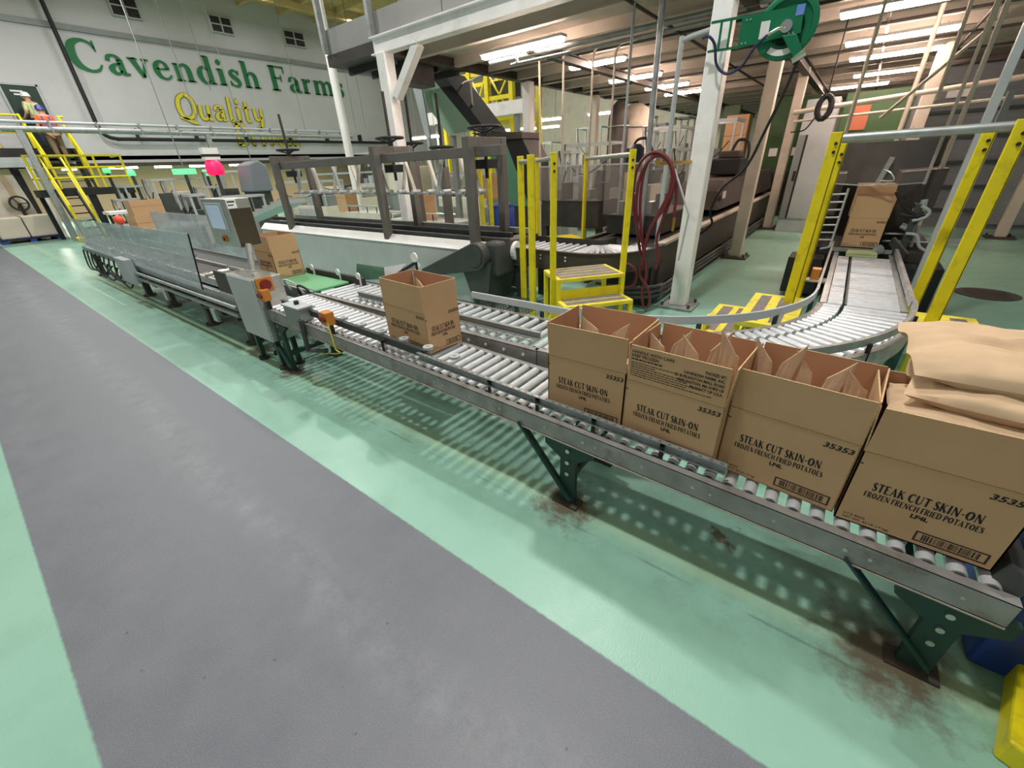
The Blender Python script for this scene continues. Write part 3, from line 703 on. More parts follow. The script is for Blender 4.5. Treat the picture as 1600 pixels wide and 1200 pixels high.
def cartonlegal(lx, fl):
    """printed block of handling lines on an upper flap"""
    ink = MB(); f = lambda x0, z0: (lambda x, y, d: Vector((x0+x, 0, z0+y)))
    sans(ink, 'HANDLE WITH CARE', .019, f(.03*lx, .80*fl), bold=.02)
    sans(ink, 'KEEP FROZEN', .019, f(.03*lx, .69*fl), bold=.02)
    rr = random.Random(12)
    def wordbars(x0, z, width, h):              # small print too fine to read: broken grey lines
        x = x0
        while x < x0+width:
            wd = rr.uniform(.006, .020); ink.add([(x, 0, z), (x+wd, 0, z), (x+wd, 0, z+h), (x, 0, z+h)], [(0, 1, 2, 3)]); x += wd+.003
    wordbars(.03*lx, .61*fl, .13, .006)
    for i, wd in enumerate((.19, .10, .22, .26, .30, .24, .33)): wordbars(.03*lx, (.52-.062*i)*fl, min(wd, .90*lx if i > 3 else .58*lx), .0036)
    for i, tx in enumerate(('PACKED BY:', 'CAVENDISH FARMS, INC.', '25 BURLINGTON MALL ROAD', 'BURLINGTON, MA 01803 US', 'PRODUCT OF U.S.A.')):
        sans(ink, tx, .0175, f(.955*lx, (.72-.115*i)*fl), bold=.03, sx=.80, align='RIGHT')
    return ink
def panel(mb, a, b, c, d, nrm, t=.0045):
    n = Vector(nrm)*t; P = [Vector(v) for v in (a, b, c, d)]
    mb.add(P+[p-n for p in P], [(0, 1, 2, 3), (7, 6, 5, 4), (0, 4, 5, 1), (1, 5, 6, 2), (2, 6, 7, 3), (3, 7, 4, 0)])
    k = len(mb.m); mb.m[k-6:k] = [0, 1, 2, 2, 2, 2]
def carton(label, p, rz, L, W, Hh, Fl, flare, group=CARTONS, legal=False, floor=.0, prints=('front',), solid=True):
    """p: near left bottom corner; long side along local x, depth along local y; flare = lean of front, back, left, right flaps"""
    t = thing('carton', label, 'box', p, rz, group)
    M = [CARD, CARDIN, EDGE]
    mb = MB()
    panel(mb, (0,0,0),(L,0,0),(L,0,Hh),(0,0,Hh),(0,-1,0)); panel(mb, (L,W,0),(0,W,0),(0,W,Hh),(L,W,Hh),(0,1,0))
    panel(mb, (0,W,0),(0,0,0),(0,0,Hh),(0,W,Hh),(-1,0,0)); panel(mb, (L,0,0),(L,W,0),(L,W,Hh),(L,0,Hh),(1,0,0))
    panel(mb, (0,W,0),(L,W,0),(L,0,0),(0,0,0),(0,0,-1))
    body = obj('carton_body', mb, M, t, local=True)
    ff, fb, fl, fr = flare; e = .004
    def flap(a, b, lean, out):
        a = Vector(a); b = Vector(b); o = Vector(out)
        top = Vector((0, 0, Fl*math.cos(lean)))+o*(Fl*math.sin(lean)); u = (b-a).normalized()*e
        n = o*math.cos(lean)-Vector((0, 0, math.sin(lean)))
        mb = MB(); panel(mb, a+u, b-u, b-u*1.6+top, a+u*1.6+top, n); return mb, top
    f1, tp = flap((0,0,Hh), (L,0,Hh), ff, (0,-1,0)); fo = obj('front_flap', f1, M, t, local=True)
    obj('back_flap', flap((L,W,Hh), (0,W,Hh), fb, (0,1,0))[0], M, t, local=True)
    obj('side_flap', flap((0,W,Hh), (0,0,Hh), fl, (-1,0,0))[0], M, t, local=True)
    obj('side_flap', flap((L,0,Hh), (L,W,Hh), fr, (1,0,0))[0], M, t, local=True)
    for side in prints:
        lx = L if side == 'front' else W
        ink, bar, code, wt, tick = cartonprint(lx, Hh, side)
        for nm, q, mt in (('printed_text', ink, INK), ('barcode', bar, INKW), ('item_code', code, INK), ('weight_text', wt, INK), ('tick_mark', tick, INK)):
            if side == 'front': q.v = [Vector((v.x, -.0008, v.z)) for v in q.v]
            elif side == 'right': q.v = [Vector((L+.0008, v.x, v.z)) for v in q.v]
            obj(nm, q, mt, body, local=True)
    crease = MB().box(.0, L, -.0012, 0, Hh-.0015, Hh+.0015); obj('crease', crease, CREASE, body, local=True)
    if legal:
        q = cartonlegal(L, Fl); up = tp.normalized(); n = Vector((0,-1,0))*math.cos(ff)-Vector((0,0,math.sin(ff)))
        q.v = [Vector((v.x, 0, Hh))+up*v.z+n*.0008 for v in q.v]; obj('handling_text', q, INK, fo, local=True)
    return t
def bag_peaks(base, rz, L, W, Hh, spots, lab):
    """paper bags standing in a carton with their folded tops up"""
    for i, (fx, fy, h, tw, wd) in enumerate(spots):
        tw = tw*.5; sgn = 1 if i % 2 else -1
        c = Vector((fx*L, fy*W, .012)); rr = random.Random(i*7+int(L*999)+int(Hh*100)); mb = MB()
        dx, dy = wd, W*.20
        lev = [(0, 1, 1), (.55, 1.0, 1.0), (.85, .98, .75), (1.0, .97, .50), (1.15, .90, .07)]
        vs = []; rings = 10; top = Hh*.93
        for f, a, b in lev:
            zz = top*f if f <= 1 else top+h*(f-1)/.15
            for k in range(rings):
                g = 2*pi*k/rings
                x, y = dx*a*math.cos(g), dy*b*math.sin(g)
                x, y = x*math.cos(tw*f)-y*math.sin(tw*f), x*math.sin(tw*f)+y*math.cos(tw*f)
                s = 1+rr.uniform(-.12, .12)*(f > .5)
                vs.append(c+Vector((x*s+(sgn*.018 if f > 1.1 else 0), y*s, zz+((.12+.34*sgn*math.cos(g))*h+.025*(h > .05) if f >= 1.1 else 0))))
        fs = [tuple(range(rings))[::-1]]
        for r in range(len(lev)-1):
            for k in range(rings): fs.append((r*rings+k, r*rings+(k+1) % rings, (r+1)*rings+(k+1) % rings, (r+1)*rings+k))
        fs.append(tuple((len(lev)-1)*rings+k for k in range(rings)))
        mb.add(vs, fs); mb.xf(Matrix.Translation(Vector(base)) @ Matrix.Rotation(rz, 4, 'Z'))
        single('paper_bag', mb, PAPER, lab, 'bag', 'paper bags standing in the ' + lab.split(' in the ')[-1])
R = math.radians
def onr(x, y): return (x, y, zt(x)+.001)
LA, WA, HA, FA = .41, .32, .30, .165
carton('open carton on the front conveyor, leftmost of the four standing close together', onr(-.995, 1.562), R(0), LA, WA, HA, FA, (R(1), R(5), R(4), R(5)))
carton('open carton with handling text and address printed on its raised flap', onr(-.577, 1.552), R(-4.5), LA, WA, HA, FA, (R(1), R(3), R(3), R(4)), legal=True)
carton('open carton between the carton with the address and the one piled with bags', onr(-.160, 1.578), R(-5.5), LA, WA, HA, FA, (R(1), R(2), R(1), R(0)))
carton('nearest carton at the right edge with large paper bags piled on top', onr(.256, 1.538), R(0), LA-.01, WA, HA, FA, (R(0), R(4), R(3), R(50)))
carton('single open carton standing apart on the front conveyor, seen from its corner', onr(-2.435, 1.655), R(-5), .475, .285, .275, .175, (R(0), R(1), R(1), R(0)), prints=('front', 'right'))
bag_peaks(onr(-.995, 1.562), 0, LA, WA, HA, [(.34, .60, .10, .5, .05), (.66, .62, .10, .3, .05), (.87, .45, .01, .2, .035), (.13, .4, .01, .2, .035)], 'kraft paper bag top in the leftmost of the four close cartons')
bag_peaks(onr(-.577, 1.552), R(-4.5), LA, WA, HA, [(.12, .62, .10, .2, .043), (.31, .62, .13, .6, .043), (.50, .55, .12, .3, .043), (.69, .60, .15, .8, .043), (.87, .52, .16, .4, .043)], 'kraft paper bag top in the carton with the printed address flap')
bag_peaks(onr(-.160, 1.578), R(-5.5), LA, WA, HA, [(.11, .66, .14, .2, .041), (.28, .62, .15, .4, .041), (.45, .66, .13, .7, .041), (.65, .62, .13, .3, .043), (.86, .62, .11, .6, .043)], 'kraft paper bag top in the carton left of the piled bags')
bag_peaks(onr(-2.435, 1.655), R(-5), .475, .285, .275, [(.82, .30, .13, .3, .05), (.5, .5, .02, .3, .06)], 'kraft paper bag in the single carton standing apart')

# ================================================================ second conveyor, its curve and the feed from the carton erector
ZR = .61
def rollers(parent, spots, group_r=.0245):
    """spots: list of (p, q) end pairs; each roller is a part of its own"""
    for p, q in spots:
        obj('roller', MB().cyl(p, q, group_r, 12), ROLLER, parent, smooth=True)
def legframe(parent, x, y0, y1, z, axis='x'):
    for yy in (y0, y1):
        if axis == 'x': a = (x-.03, x+.03, yy-.02, yy+.02)
        else: a = (yy-.02, yy+.02, x-.03, x+.03)
        obj('leg', MB().box(*a, 0, z), DGREEN, parent)
    if axis == 'x': obj('cross_bar', MB().box(x-.02, x+.02, y0, y1, .18, .22), DGREEN, parent)
    else: obj('cross_bar', MB().box(y0, y1, x-.02, x+.02, .18, .22), DGREEN, parent)
sec = thing('roller_conveyor', 'straight roller conveyor running just behind the front one, with a grey guard rail', 'conveyor', (-2.7, 2.3, 0))
for y0, y1, f0, f1 in ((2.0, 2.006, 2.0, 2.045), (2.56, 2.566, 2.52, 2.566)):
    mb = MB().box(-4.1, -1.37, y0, y1, .49, .60).box(-4.1, -1.37, f0, f1, .595, .602).box(-4.1, -1.37, f0, f1, .485, .491)
    r = obj('side_rail', mb, WORN, sec)
    if y0 < 2.2:
        mb = MB()
        for i in range(16): mb.cyl((-3.95+i*.165, 2.0, .55), (-3.95+i*.165, 1.996, .55), .011, 10)
        obj('rail_bolts', mb, STICK, r)
sp = []; x = -4.06
while x < -1.40: sp.append(((x, 2.05, ZR-.0245), (x, 2.515, ZR-.0245))); x += .098
rollers(sec, sp)
mb = MB().box(-3.5, -1.42, 2.125, 2.135, .628, .672).box(-3.5, -1.42, 2.115, 2.145, .67, .676).box(-3.5, -1.42, 2.10, 2.125, .628, .634)
obj('guide_rail', mb, GREYP, sec)
mb = MB().box(-2.43, -1.42, 2.555, 2.575, .655, .712); obj('guard_rail', mb, LGREY, sec, bevel=.004)
for x in (-2.38, -2.2, -1.95, -1.7, -1.5): obj('guard_post', MB().box(x-.015, x+.015, 2.566, 2.585, .5, .66), DGREEN, sec)
for x in (-3.9, -2.6, -1.5): legframe(sec, x, 2.03, 2.54, .49)
CX, CY, RI, RO = -1.39, 4.0, 1.43, 1.96
def arc(r, z, a0=-90, a1=0, n=28): return [(CX+r*math.cos(R(a0+(a1-a0)*i/n)), CY+r*math.sin(R(a0+(a1-a0)*i/n)), z) for i in range(n+1)]
def band(mb, r0, r1, z0, z1, a0=-90, a1=0, n=28):
    A = arc(r0, z0, a0, a1, n); B = arc(r1, z0, a0, a1, n); k = len(A)
    vs = A+B+[(p[0], p[1], z1) for p in A]+[(p[0], p[1], z1) for p in B]; fs = []
    for i in range(k-1):
        fs += [(i, k+i, k+i+1, i+1), (2*k+i, 2*k+i+1, 3*k+i+1, 3*k+i), (i, i+1, 2*k+i+1, 2*k+i), (k+i, 3*k+i, 3*k+i+1, k+i+1)]
    fs += [(0, 2*k, 3*k, k), (k-1, 2*k-1, 4*k-1, 3*k-1)]
    return mb.add(vs, fs)
cur = thing('curved_roller_conveyor', 'quarter turn roller conveyor sweeping left behind the carton piled with bags', 'conveyor', (-.2, 2.9, 0))
obj('inner_rail', band(band(MB(), RI-.03, RI-.024, .49, .60), RI-.03, RI+.012, .595, .602), WORN, cur)
obj('outer_rail', band(band(MB(), RO+.024, RO+.03, .49, .60), RO-.012, RO+.03, .595, .602), WORN, cur)
obj('guard_rail', band(MB(), RI-.06, RI-.045, .655, .712), LGREY, cur)
obj('guard_rail', band(MB(), RO-.01, RO+.015, .65, .70, -80, 0), WORN, cur)
for a in (-80, -55, -30, -8):
    c, s = math.cos(R(a)), math.sin(R(a))
    obj('guard_post', MB().box(CX+c*(RI-.05)-.015, CX+c*(RI-.05)+.015, CY+s*(RI-.05)-.015, CY+s*(RI-.05)+.015, .5, .66), DGREEN, cur)
    obj('guard_post', MB().box(CX+c*(RO+.02)-.012, CX+c*(RO+.02)+.012, CY+s*(RO+.02)-.012, CY+s*(RO+.02)+.012, .5, .66), BLACK, cur)
    if a in (-80, -30, -8):
        for rr in (RI, RO): obj('leg', MB().box(CX+c*rr-.03, CX+c*rr+.03, CY+s*rr-.03, CY+s*rr+.03, 0, .49), DGREEN, cur)
sp = []
for i in range(33):
    a = R(-88.5+i*2.72); c, s = math.cos(a), math.sin(a)
    for ra, rb in ((RI+.015, RI+.125), (RI+.15, RO-.015)):
        sp.append(((CX+c*ra, CY+s*ra, ZR-.0245), (CX+c*rb, CY+s*rb, ZR-.0245)))
rollers(cur, sp)
fed = thing('roller_conveyor', 'straight roller conveyor coming from the carton erector between the yellow posts', 'conveyor', (.3, 5.1, 0))
for x0, x1, f0, f1 in ((.03, .036, .03, .072), (.564, .57, .528, .57)):
    obj('side_rail', MB().box(x0, x1, 4.02, 6.35, .49, .60).box(f0, f1, 4.02, 6.35, .595, .602), GALV, fed)
obj('guard_rail', MB().box(-.02, .0, 3.98, 6.4, .65, .71), WORN, fed)
obj('guard_rail', MB().box(.552, .580, 3.98, 6.2, .645, .695), WORN, fed)
sp = []; y = 4.06
while y < 6.1:
    sp.append(((.078, y, ZR-.0245), (.175, y, ZR-.0245))); sp.append(((.205, y, ZR-.0245), (.525, y, ZR-.0245))); y += .0585
rollers(fed, sp, .0215)
obj('drive_belt', MB().box(.19, .21, 4.05, 6.1, ZR-.06, ZR-.012), CHARC, fed)
obj('transfer_plate', MB().add([(.14, 6.10, .63), (.42, 6.10, .63), (.40, 6.32, .64), (.15, 6.32, .64)], [(0, 1, 2, 3)]).box(.14, .42, 6.1, 6.3, .60, .625), mat('pale_green_plate', (196, 204, 150), .5, 0, .1, 5), fed)
for y in (4.3, 5.9): legframe(fed, y, .05, .55, .49, 'y')
a = onz(1278, 433, .62)
tg = obj('photo_eye', MB().box(-.10, -.03, a.y-.05, a.y+.05, .60, .70), ORANGE, fed); obj('bracket', MB().box(-.13, .03, a.y-.07, a.y+.07, .585, .60), LGREY, tg)

# ---- green belt conveyor and the dark line feeding it
gb = thing('belt_conveyor', 'belt conveyor ending in a bright green belt behind the steel cabinet', 'conveyor', (-4.55, 2.25, 0))
obj('belt', MB().box(-5.05, -4.13, 2.03, 2.43, .60, .628), BELT, gb, bevel=.01)
obj('feed_belt', MB().box(-9.0, -5.07, 2.03, 2.43, .60, .628), CHARC, gb, bevel=.01)
for yy in (1.995, 2.435): obj('side_rail', MB().box(-9.0, -5.07, yy, yy+.02, .54, .65), GALV, gb)
mb = MB().box(-5.05, -4.13, 1.99, 2.025, .50, .62); obj('side_rail', mb, GALV, gb)
obj('side_rail', MB().box(-5.05, -3.9, 2.45, 2.49, .50, .68), DARK, gb)
for x in (-4.85, -4.3, -3.92): obj('guide_wheel', MB().cyl((x, 2.43, .71), (x, 2.415, .71), .035, 14).box(x-.006, x+.006, 2.43, 2.445, .60, .72), STICK, gb)
for x in (-4.9, -4.3): legframe(gb, x, 2.02, 2.45, .5)
mb = MB().beam((-4.7, 1.97, .55), (-4.35, 1.92, .62), .05, .05)
dr = obj('drive_motor', MB().cyl((-4.35, 1.98, .52), (-4.16, 1.98, .52), .06, 14), BLACK, gb, smooth=True)
obj('hose', MB().tube(smoothpts([(-4.3, 1.96, .56), (-4.25, 1.93, .68), (-4.1, 1.94, .66), (-4.05, 1.96, .55)], 6), .012, 8), BLACK, gb)
obj('hose', MB().tube(smoothpts([(-4.5, 1.96, .6), (-4.45, 1.9, .72), (-4.3, 1.92, .7), (-4.2, 1.95, .6)], 6), .010, 8), LGREY, gb)
E2P = onz(436, 436, .63)
carton('open carton standing on the green belt behind the steel cabinet', (E2P.x-.42, E2P.y, .630), 0, .42, .32, .29, .17, (R(0), R(0), R(1), R(1)), group=None, prints=('front', 'right'))
# angled clear stop with arm beyond the green belt
t = thing('side_stop', 'angled clear plate with a white wheel beside the green belt', 'stop plate', (-3.6, 2.62, 0))
a = ony(557, 412, 2.62); b_ = ony(557, 438, 2.62); c_ = ony(600, 418, 2.62); d_ = ony(602, 436, 2.62)
obj('plate', MB().prism([b_, d_, c_, a], (0, .008, 0)), GSHEET, t)
obj('white_plate', MB().prism([d_, ony(620, 430, 2.6), ony(634, 412, 2.6), c_], (0, .01, 0)), STICK, t)
a = ony(648, 402, 2.6); obj('wheel', MB().cyl((a.x, 2.6, a.z), (a.x, 2.585, a.z), .045, 18), STICK, t, smooth=True)
b_ = ony(610, 434, 2.6); obj('arm', MB().tube([(b_.x, 2.61, b_.z), (a.x-.01, 2.61, a.z-.05)], .014, 8), BLACK, t)
c_ = ony(655, 430, 2.62); obj('wheel_post', MB().tube([(a.x, 2.605, a.z), (c_.x, 2.61, .5), (c_.x, 2.61, 0)], .012, 8), BLACK, t)
d_ = ony(625, 425, 2.6); e_ = ony(648, 415, 2.6); obj('cylinder', MB().cyl((d_.x, 2.64, d_.z-.02), (e_.x, 2.64, e_.z), .028, 12), LGREY, t, smooth=True)

# ================================================================ checkweigher line, cabinet and screen
cw = thing('checkweigher_conveyor', 'low stainless conveyor line with clear side guards left of the cabinet', 'conveyor', (-8.3, 2.0, 0))
for y in (1.50, 2.46):
    obj('frame_rail', MB().box(-12.0, -4.55 if y < 2 else -5.25, y, y+.05, .50, .60), GALV, cw if y < 2 else gb)
mb = MB().cyl((-8.6, 1.44, .49), (-4.6, 1.44, .52), .022, 10); obj('hand_pipe', mb, GALV, cw, smooth=True)
obj('hand_pipe', MB().cyl((-8.6, 1.44, .41), (-4.6, 1.44, .44), .022, 10), GALV, cw, smooth=True)
for i, (x0, x1) in enumerate(((-11.9, -9.7), (-9.6, -7.6), (-7.5, -6.1), (-6.0, -4.75))):
    b = obj('belt_section', MB().box(x0, x1, 1.60, 1.95, .60, .66), CHARC if i == 3 else DARK, cw, bevel=.01)
    obj('end_roller', MB().cyl((x1+.02, 1.58, .635), (x1+.02, 1.965, .635), .03, 14), CHROME, b, smooth=True)
    obj('side_strip', MB().box(x0, x1, 1.56, 1.59, .62, .70), STEEL, b); obj('side_strip', MB().box(x0, x1, 1.955, 1.98, .62, .70), STEEL, b)
for x in (-7.2, -5.4): obj('cross_rod', MB().cyl((x, 1.5, .74), (x+.15, 1.97, .74), .015, 8), CHROME, cw)
g = obj('clear_guard', MB().prism([(-11.6, 1.47, .70), (-10.6, 1.47, .62), (-5.55, 1.47, .58), (-5.30, 1.47, 1.19), (-11.3, 1.47, 1.14)], (0, .008, 0)), PLEXI, cw)
obj('guard_edge', MB().beam((-5.55, 1.474, .58), (-5.30, 1.474, 1.19), .012, .014), BLACK, g)
mb = MB()
for i in range(12):
    mb.cyl((-9.3+i*.34, 1.468, .74+.05*(i % 2)), (-9.3+i*.34, 1.462, .74+.05*(i % 2)), .014, 8)
obj('guard_screws', mb, STEEL, g)
g2 = obj('clear_guard', MB().box(-10.8, -6.2, 2.52, 2.528, .62, 1.18), PLEXI, gb)
for x in (-10.8, -8.5, -6.2): obj('guard_post', MB().box(x-.012, x+.012, 2.53, 2.55, .5, 1.18), GALV, gb)
for x in (-12.0, -8.9, -7.7, -6.2, -5.0):
    for y in (1.62, 2.44):
        if x > -5.2 and y > 2: continue
        l = obj('leg', MB().box(x-.05, x+.05, y-.04, y+.04, .02, .52), BROWN, cw if y < 2 else gb); obj('foot', MB().cyl((x, y, 0), (x, y, .03), .09, 12), BROWN, l)
mb = MB().box(-8.7, -8.15, 1.36, 1.46, .33, .69); obj('grey_box', mb, LGREY, cw, bevel=.01)
for x, z in ((-6.7, .34), (-5.6, .33), (-7.7, .36)): obj('cylinder', MB().cyl((x-.3, 1.55, z), (x+.25, 1.55, z), .045, 12), BROWN, cw, smooth=True)
for x in (-6.9, -5.25): obj('clamp_plate', MB().box(x-.06, x+.06, 1.40, 1.43, .28, .42), STEEL, cw)
rr = random.Random(3)
for i in range(9):
    x = -11.8+i*.33; z = .55
    obj('cable', MB().tube(smoothpts([(x, 1.47, z), (x+.1, 1.42, .30+rr.uniform(-.1, .1)), (x+.5, 1.44, .18+rr.uniform(-.05, .12)), (x+.8, 1.5, .4)], 6), .014, 6), BLACK, cw)
obj('lower_frame', MB().box(-9.4, -4.6, 1.72, 1.97, .26, .42), BROWN, cw)
for i in range(14):
    x = -9.2+i*.33; obj('drive_part', MB().box(x-.07, x+.09, 1.58, 1.74, .24+.04*(i % 3), .42+.03*(i % 2)), (DARK, BROWN, CHARC)[i % 3], cw, bevel=.008)
obj('shield_plate', MB().box(-5.2, -4.55, 1.53, 1.56, .40, .82), BROWN, cw)
obj('end_motor', MB().box(-12.2, -11.95, 1.5, 1.62, .66, .76), YELLOW, cw, bevel=.02)

cab = thing('control_cabinet', 'free standing stainless control cabinet with an orange and red switch on its end', 'cabinet', (-4.22, 1.54, 0))
obj('cabinet_body', MB().box(-4.50, -3.94, 1.42, 1.67, .30, .89), STEEL, cab, bevel=.008)
obj('front_panel', MB().box(-4.49, -3.955, 1.412, 1.42, .31, .88), BODY, cab, bevel=.004)
for x in (-4.44, -4.0):
    for y in (1.47, 1.62):
        l = obj('leg', MB().box(x-.02, x+.02, y-.02, y+.02, .03, .30), DGREEN, cab); obj('foot', MB().cyl((x, y, 0), (x, y, .03), .05, 12), DARK, l)
a = onx(413, 444, -3.94); s = obj('rotary_switch', MB().box(-3.94, -3.925, a.y-.07, a.y+.07, a.z-.065, a.z+.06), ORANGE, cab, bevel=.004)
obj('switch_knob', MB().cyl((-3.925, a.y, a.z), (-3.90, a.y, a.z), .045, 18), RED, s, smooth=True)
mb = MB()
for xx in (-4.42, -4.1): mb.cyl((xx, 1.5, .89), (xx, 1.5, .91), .012, 8)
obj('roof_bolts', mb, STEEL, cab)
hm = thing('operator_screen', 'stainless operator panel with a pale touch screen on a pole above the cabinet', 'control panel', (-4.36, 1.58, .89))
obj('pole', MB().cyl((-4.34, 1.60, .89), (-4.40, 1.66, 1.12), .028, 14), STEEL, hm, smooth=True)
obj('base_flange', MB().cyl((-4.34, 1.60, .885), (-4.34, 1.60, .90), .06, 14), STEEL, hm)
obj('housing', MB().box(-5.02, -4.45, 1.60, 1.81, 1.09, 1.51), STEEL, hm, bevel=.006)
a = ony(320, 322, 1.598); b_ = ony(348, 365, 1.598)
bz = obj('touch_screen', MB().box(-4.96, -4.55, 1.590, 1.60, 1.22, 1.475), LGREY, hm, bevel=.004); obj('display', MB().box(-4.91, -4.60, 1.587, 1.590, 1.25, 1.455), SCREEN, bz)
s = obj('rotary_switch', MB().box(-4.76, -4.68, 1.59, 1.60, 1.13, 1.19), ORANGE, hm); obj('switch_knob', MB().cyl((-4.72, 1.59, 1.16), (-4.72, 1.575, 1.16), .02, 12), RED, s)
st = obj('sticker', MB().box(-4.45, -4.448, 1.61, 1.69, 1.43, 1.505), STICK, hm)
mb2 = MB(); mb2.box(-4.4478, -4.4472, 1.617, 1.68, 1.478, 1.492).box(-4.4478, -4.4472, 1.617, 1.665, 1.452, 1.462); obj('sticker_lines', mb2, CHARC, st)
obj('side_cover', MB().box(-4.45, -4.446, 1.615, 1.80, 1.10, 1.425), mat('smoked_steel', (96, 86, 72), .35, .8, .1, 3), hm)

# ================================================================ sealing machine with three gate frames
YL = 4.0
gx = [ony(737, 375, YL).x, ony(597, 345, YL).x, ony(450, 352, YL).x]
zt_ = .77
sm = thing('case_sealing_machine', 'long grey case machine with three square gate frames and a charcoal chain guard', 'machine', (-6, YL+.4, 0))
xl, xr = gx[2]-1.2, gx[0]+.2
obj('side_panel', MB().prism([(xl, YL, .02), (xr, YL, .02), (xr, YL, zt_-.04), (xl, YL, zt_-.04)], (0, .04, 0)), BODY, sm)
obj('top_strip', MB().prism([(xl, YL-.015, zt_-.05), (xr, YL-.015, zt_-.05), (xr, YL+.10, zt_+.05), (xl, YL+.10, zt_+.05)], (0, .02, 0)), WHITE, sm)
obj('rear_panel', MB().box(xl, xr, YL+.95, YL+.99, .02, zt_), BODY, sm)
obj('bed', MB().box(xl, xr, YL+.12, YL+.95, zt_-.12, zt_), DARK, sm)
for y, z0, z1, mt in ((YL+.16, zt_+.04, zt_+.10, CHARC), (YL+.24, zt_+.10, zt_+.16, BLACK), (YL+.72, zt_+.08, zt_+.15, GREYP), (YL+.80, zt_+.02, zt_+.07, DARK)):
    obj('side_belt', MB().box(xl+.1, xr+.25, y, y+.06, z0, z1), mt, sm, bevel=.008)
for i in range(9): obj('belt_clamp', MB().box(xl+.5+i*.55, xl+.56+i*.55, YL+.12, YL+.3, zt_+.02, zt_+.05), BLACK, sm)
ztop = ony(720, 213, YL).z; D_ = .62; WB = .105
for i, x in enumerate(gx):
    g = obj('gate_post', MB().box(x-WB/2, x+WB/2, YL+.02, YL+.02+WB, zt_-.12, ztop), GATE, sm, bevel=.006)
    obj('gate_post', MB().box(x-WB/2, x+WB/2, YL+.02+D_, YL+.02+D_+WB, zt_-.0, ztop), GATE, sm, bevel=.006)
    obj('gate_beam', MB().box(x-WB/2+.002, x+WB/2-.002, YL+.02+WB, YL+.02+D_, ztop-WB, ztop-.002), GATE, sm, bevel=.006)
    cy = YL+.02+(D_+WB)/2; zh = ztop+.10
    mb = MB().tube([(x+.19*math.cos(2*pi*k/20), cy+.19*math.sin(2*pi*k/20), zh) for k in range(20)], .016, 8, closed=True)
    for k in range(3): mb.tube([(x+.19*math.cos(2*pi*k/3), cy+.19*math.sin(2*pi*k/3), zh), (x, cy, zh-.06)], .014, 6)
    mb.cyl((x, cy, ztop), (x, cy, zh), .035, 10)
    w = obj('handwheel', mb, BLACK, sm, smooth=True)
    obj('spindle', MB().cyl((x-.0, cy, ztop-.45), (x-.0, cy, ztop+.10+(.0 if i == 0 else .55)), .022, 8), BROWN if i else BLACK, w)
    obj('spindle_block', MB().box(x-.1, x+.1, cy-.1, cy+.1, ztop-.34, ztop-.24), BLACK, sm)
z0 = ony(600, 247, YL).z
obj('long_beam', MB().box(gx[2], ony(771, 244, YL).x, YL+.13, YL+.23, z0-.055, z0+.055), GATE, sm, bevel=.005)
zr = ony(600, 302, YL+.3).z
obj('head_rail', MB().box(gx[2], gx[0], YL+.28, YL+.31, zr-.012, zr+.012), STEEL, sm)
for i in range(15):
    x = gx[2]+.25+i*(gx[0]-gx[2]-.4)/14; k_ = .10 if i % 3 else -.06
    obj('hanger_arm', MB().beam((x-k_, YL+.34+.16*(i % 2), z0), (x+k_, YL+.30+.16*(i % 2), zr), .045, .035), CREAMW if i % 4 else LGREY, sm)
    obj('pressure_roller', MB().cyl((x+.1, YL+.24, zr+.02), (x+.1, YL+.38, zr+.02), .03, 10), LGREY, sm)
# second row of handwheels and posts at the rear
for (px, py) in ((643, 224), (690, 230)):
    a = ony(px, py, 5.6); x, y, z = a
    hw = thing('post_handwheel', 'black handwheel on a tall spindle behind the gate frames', 'handwheel', (x, y, 0), 0, 'handwheels behind the gate frames')
    mb = MB().tube([(x+.2*math.cos(2*pi*k/18), y+.2*math.sin(2*pi*k/18), z) for k in range(18)], .018, 8, closed=True)
    for k in range(3): mb.tube([(x+.2*math.cos(2*pi*k/3), y+.2*math.sin(2*pi*k/3), z), (x, y, z-.08)], .016, 6)
    obj('wheel', mb, BLACK, hw, smooth=True)
    obj('spindle', MB().cyl((x, y, z-.5), (x, y, z+.75), .024, 8), BLACK, hw); obj('post', MB().box(x-.06, x+.06, y-.06, y+.06, 0, z-.3), GATE, hw)
# chain guard with round head, on a dark stand
cg = sm
yc = 3.86
cc = ony(741, 402, yc); tl = ony(662, 426, yc); rad = .17; rad2 = .06
dv = Vector((tl.x-cc.x, 0, tl.z-cc.z)); ang = math.atan2(dv.z, dv.x)
pts = []
for k in range(15): g_ = ang-pi/2-pi*k/14+pi; pts.append((cc.x+rad*math.cos(ang+pi/2-pi*k/14-0), yc, cc.z+rad*math.sin(ang+pi/2-pi*k/14)))
pts = [(cc.x+rad*math.cos(ang+pi/2+pi*k/14), yc, cc.z+rad*math.sin(ang+pi/2+pi*k/14)) for k in range(15)]
pts += [(tl.x+rad2*math.cos(ang-pi/2+pi*k/6), yc, tl.z+rad2*math.sin(ang-pi/2+pi*k/6)) for k in range(7)]
cv_ = obj('chain_guard', MB().prism(pts, (0, .14, 0)), CHARC, cg, bevel=.02)
obj('round_cap', MB().cyl((cc.x, yc-.012, cc.z), (cc.x, yc, cc.z), .12, 24), CHARC, cv_)
a = ony(770, 372, 3.95); obj('gear_housing', MB().box(cc.x+.06, a.x+.04, 3.98, 4.7, cc.z-.25, cc.z+.17), CHARC, cg, bevel=.04)
obj('white_cap', MB().cyl((a.x+.04, 4.35, cc.z+.02), (a.x+.09, 4.35, cc.z+.02), .12, 16), STICK, cg)
obj('stand', MB().prism([(cc.x-.28, 3.92, cc.z-.2), (cc.x+.22, 3.92, cc.z-.05), (cc.x+.10, 3.92, 0), (cc.x-.10, 3.92, 0)], (0, .5, 0)), CHARC, cg)

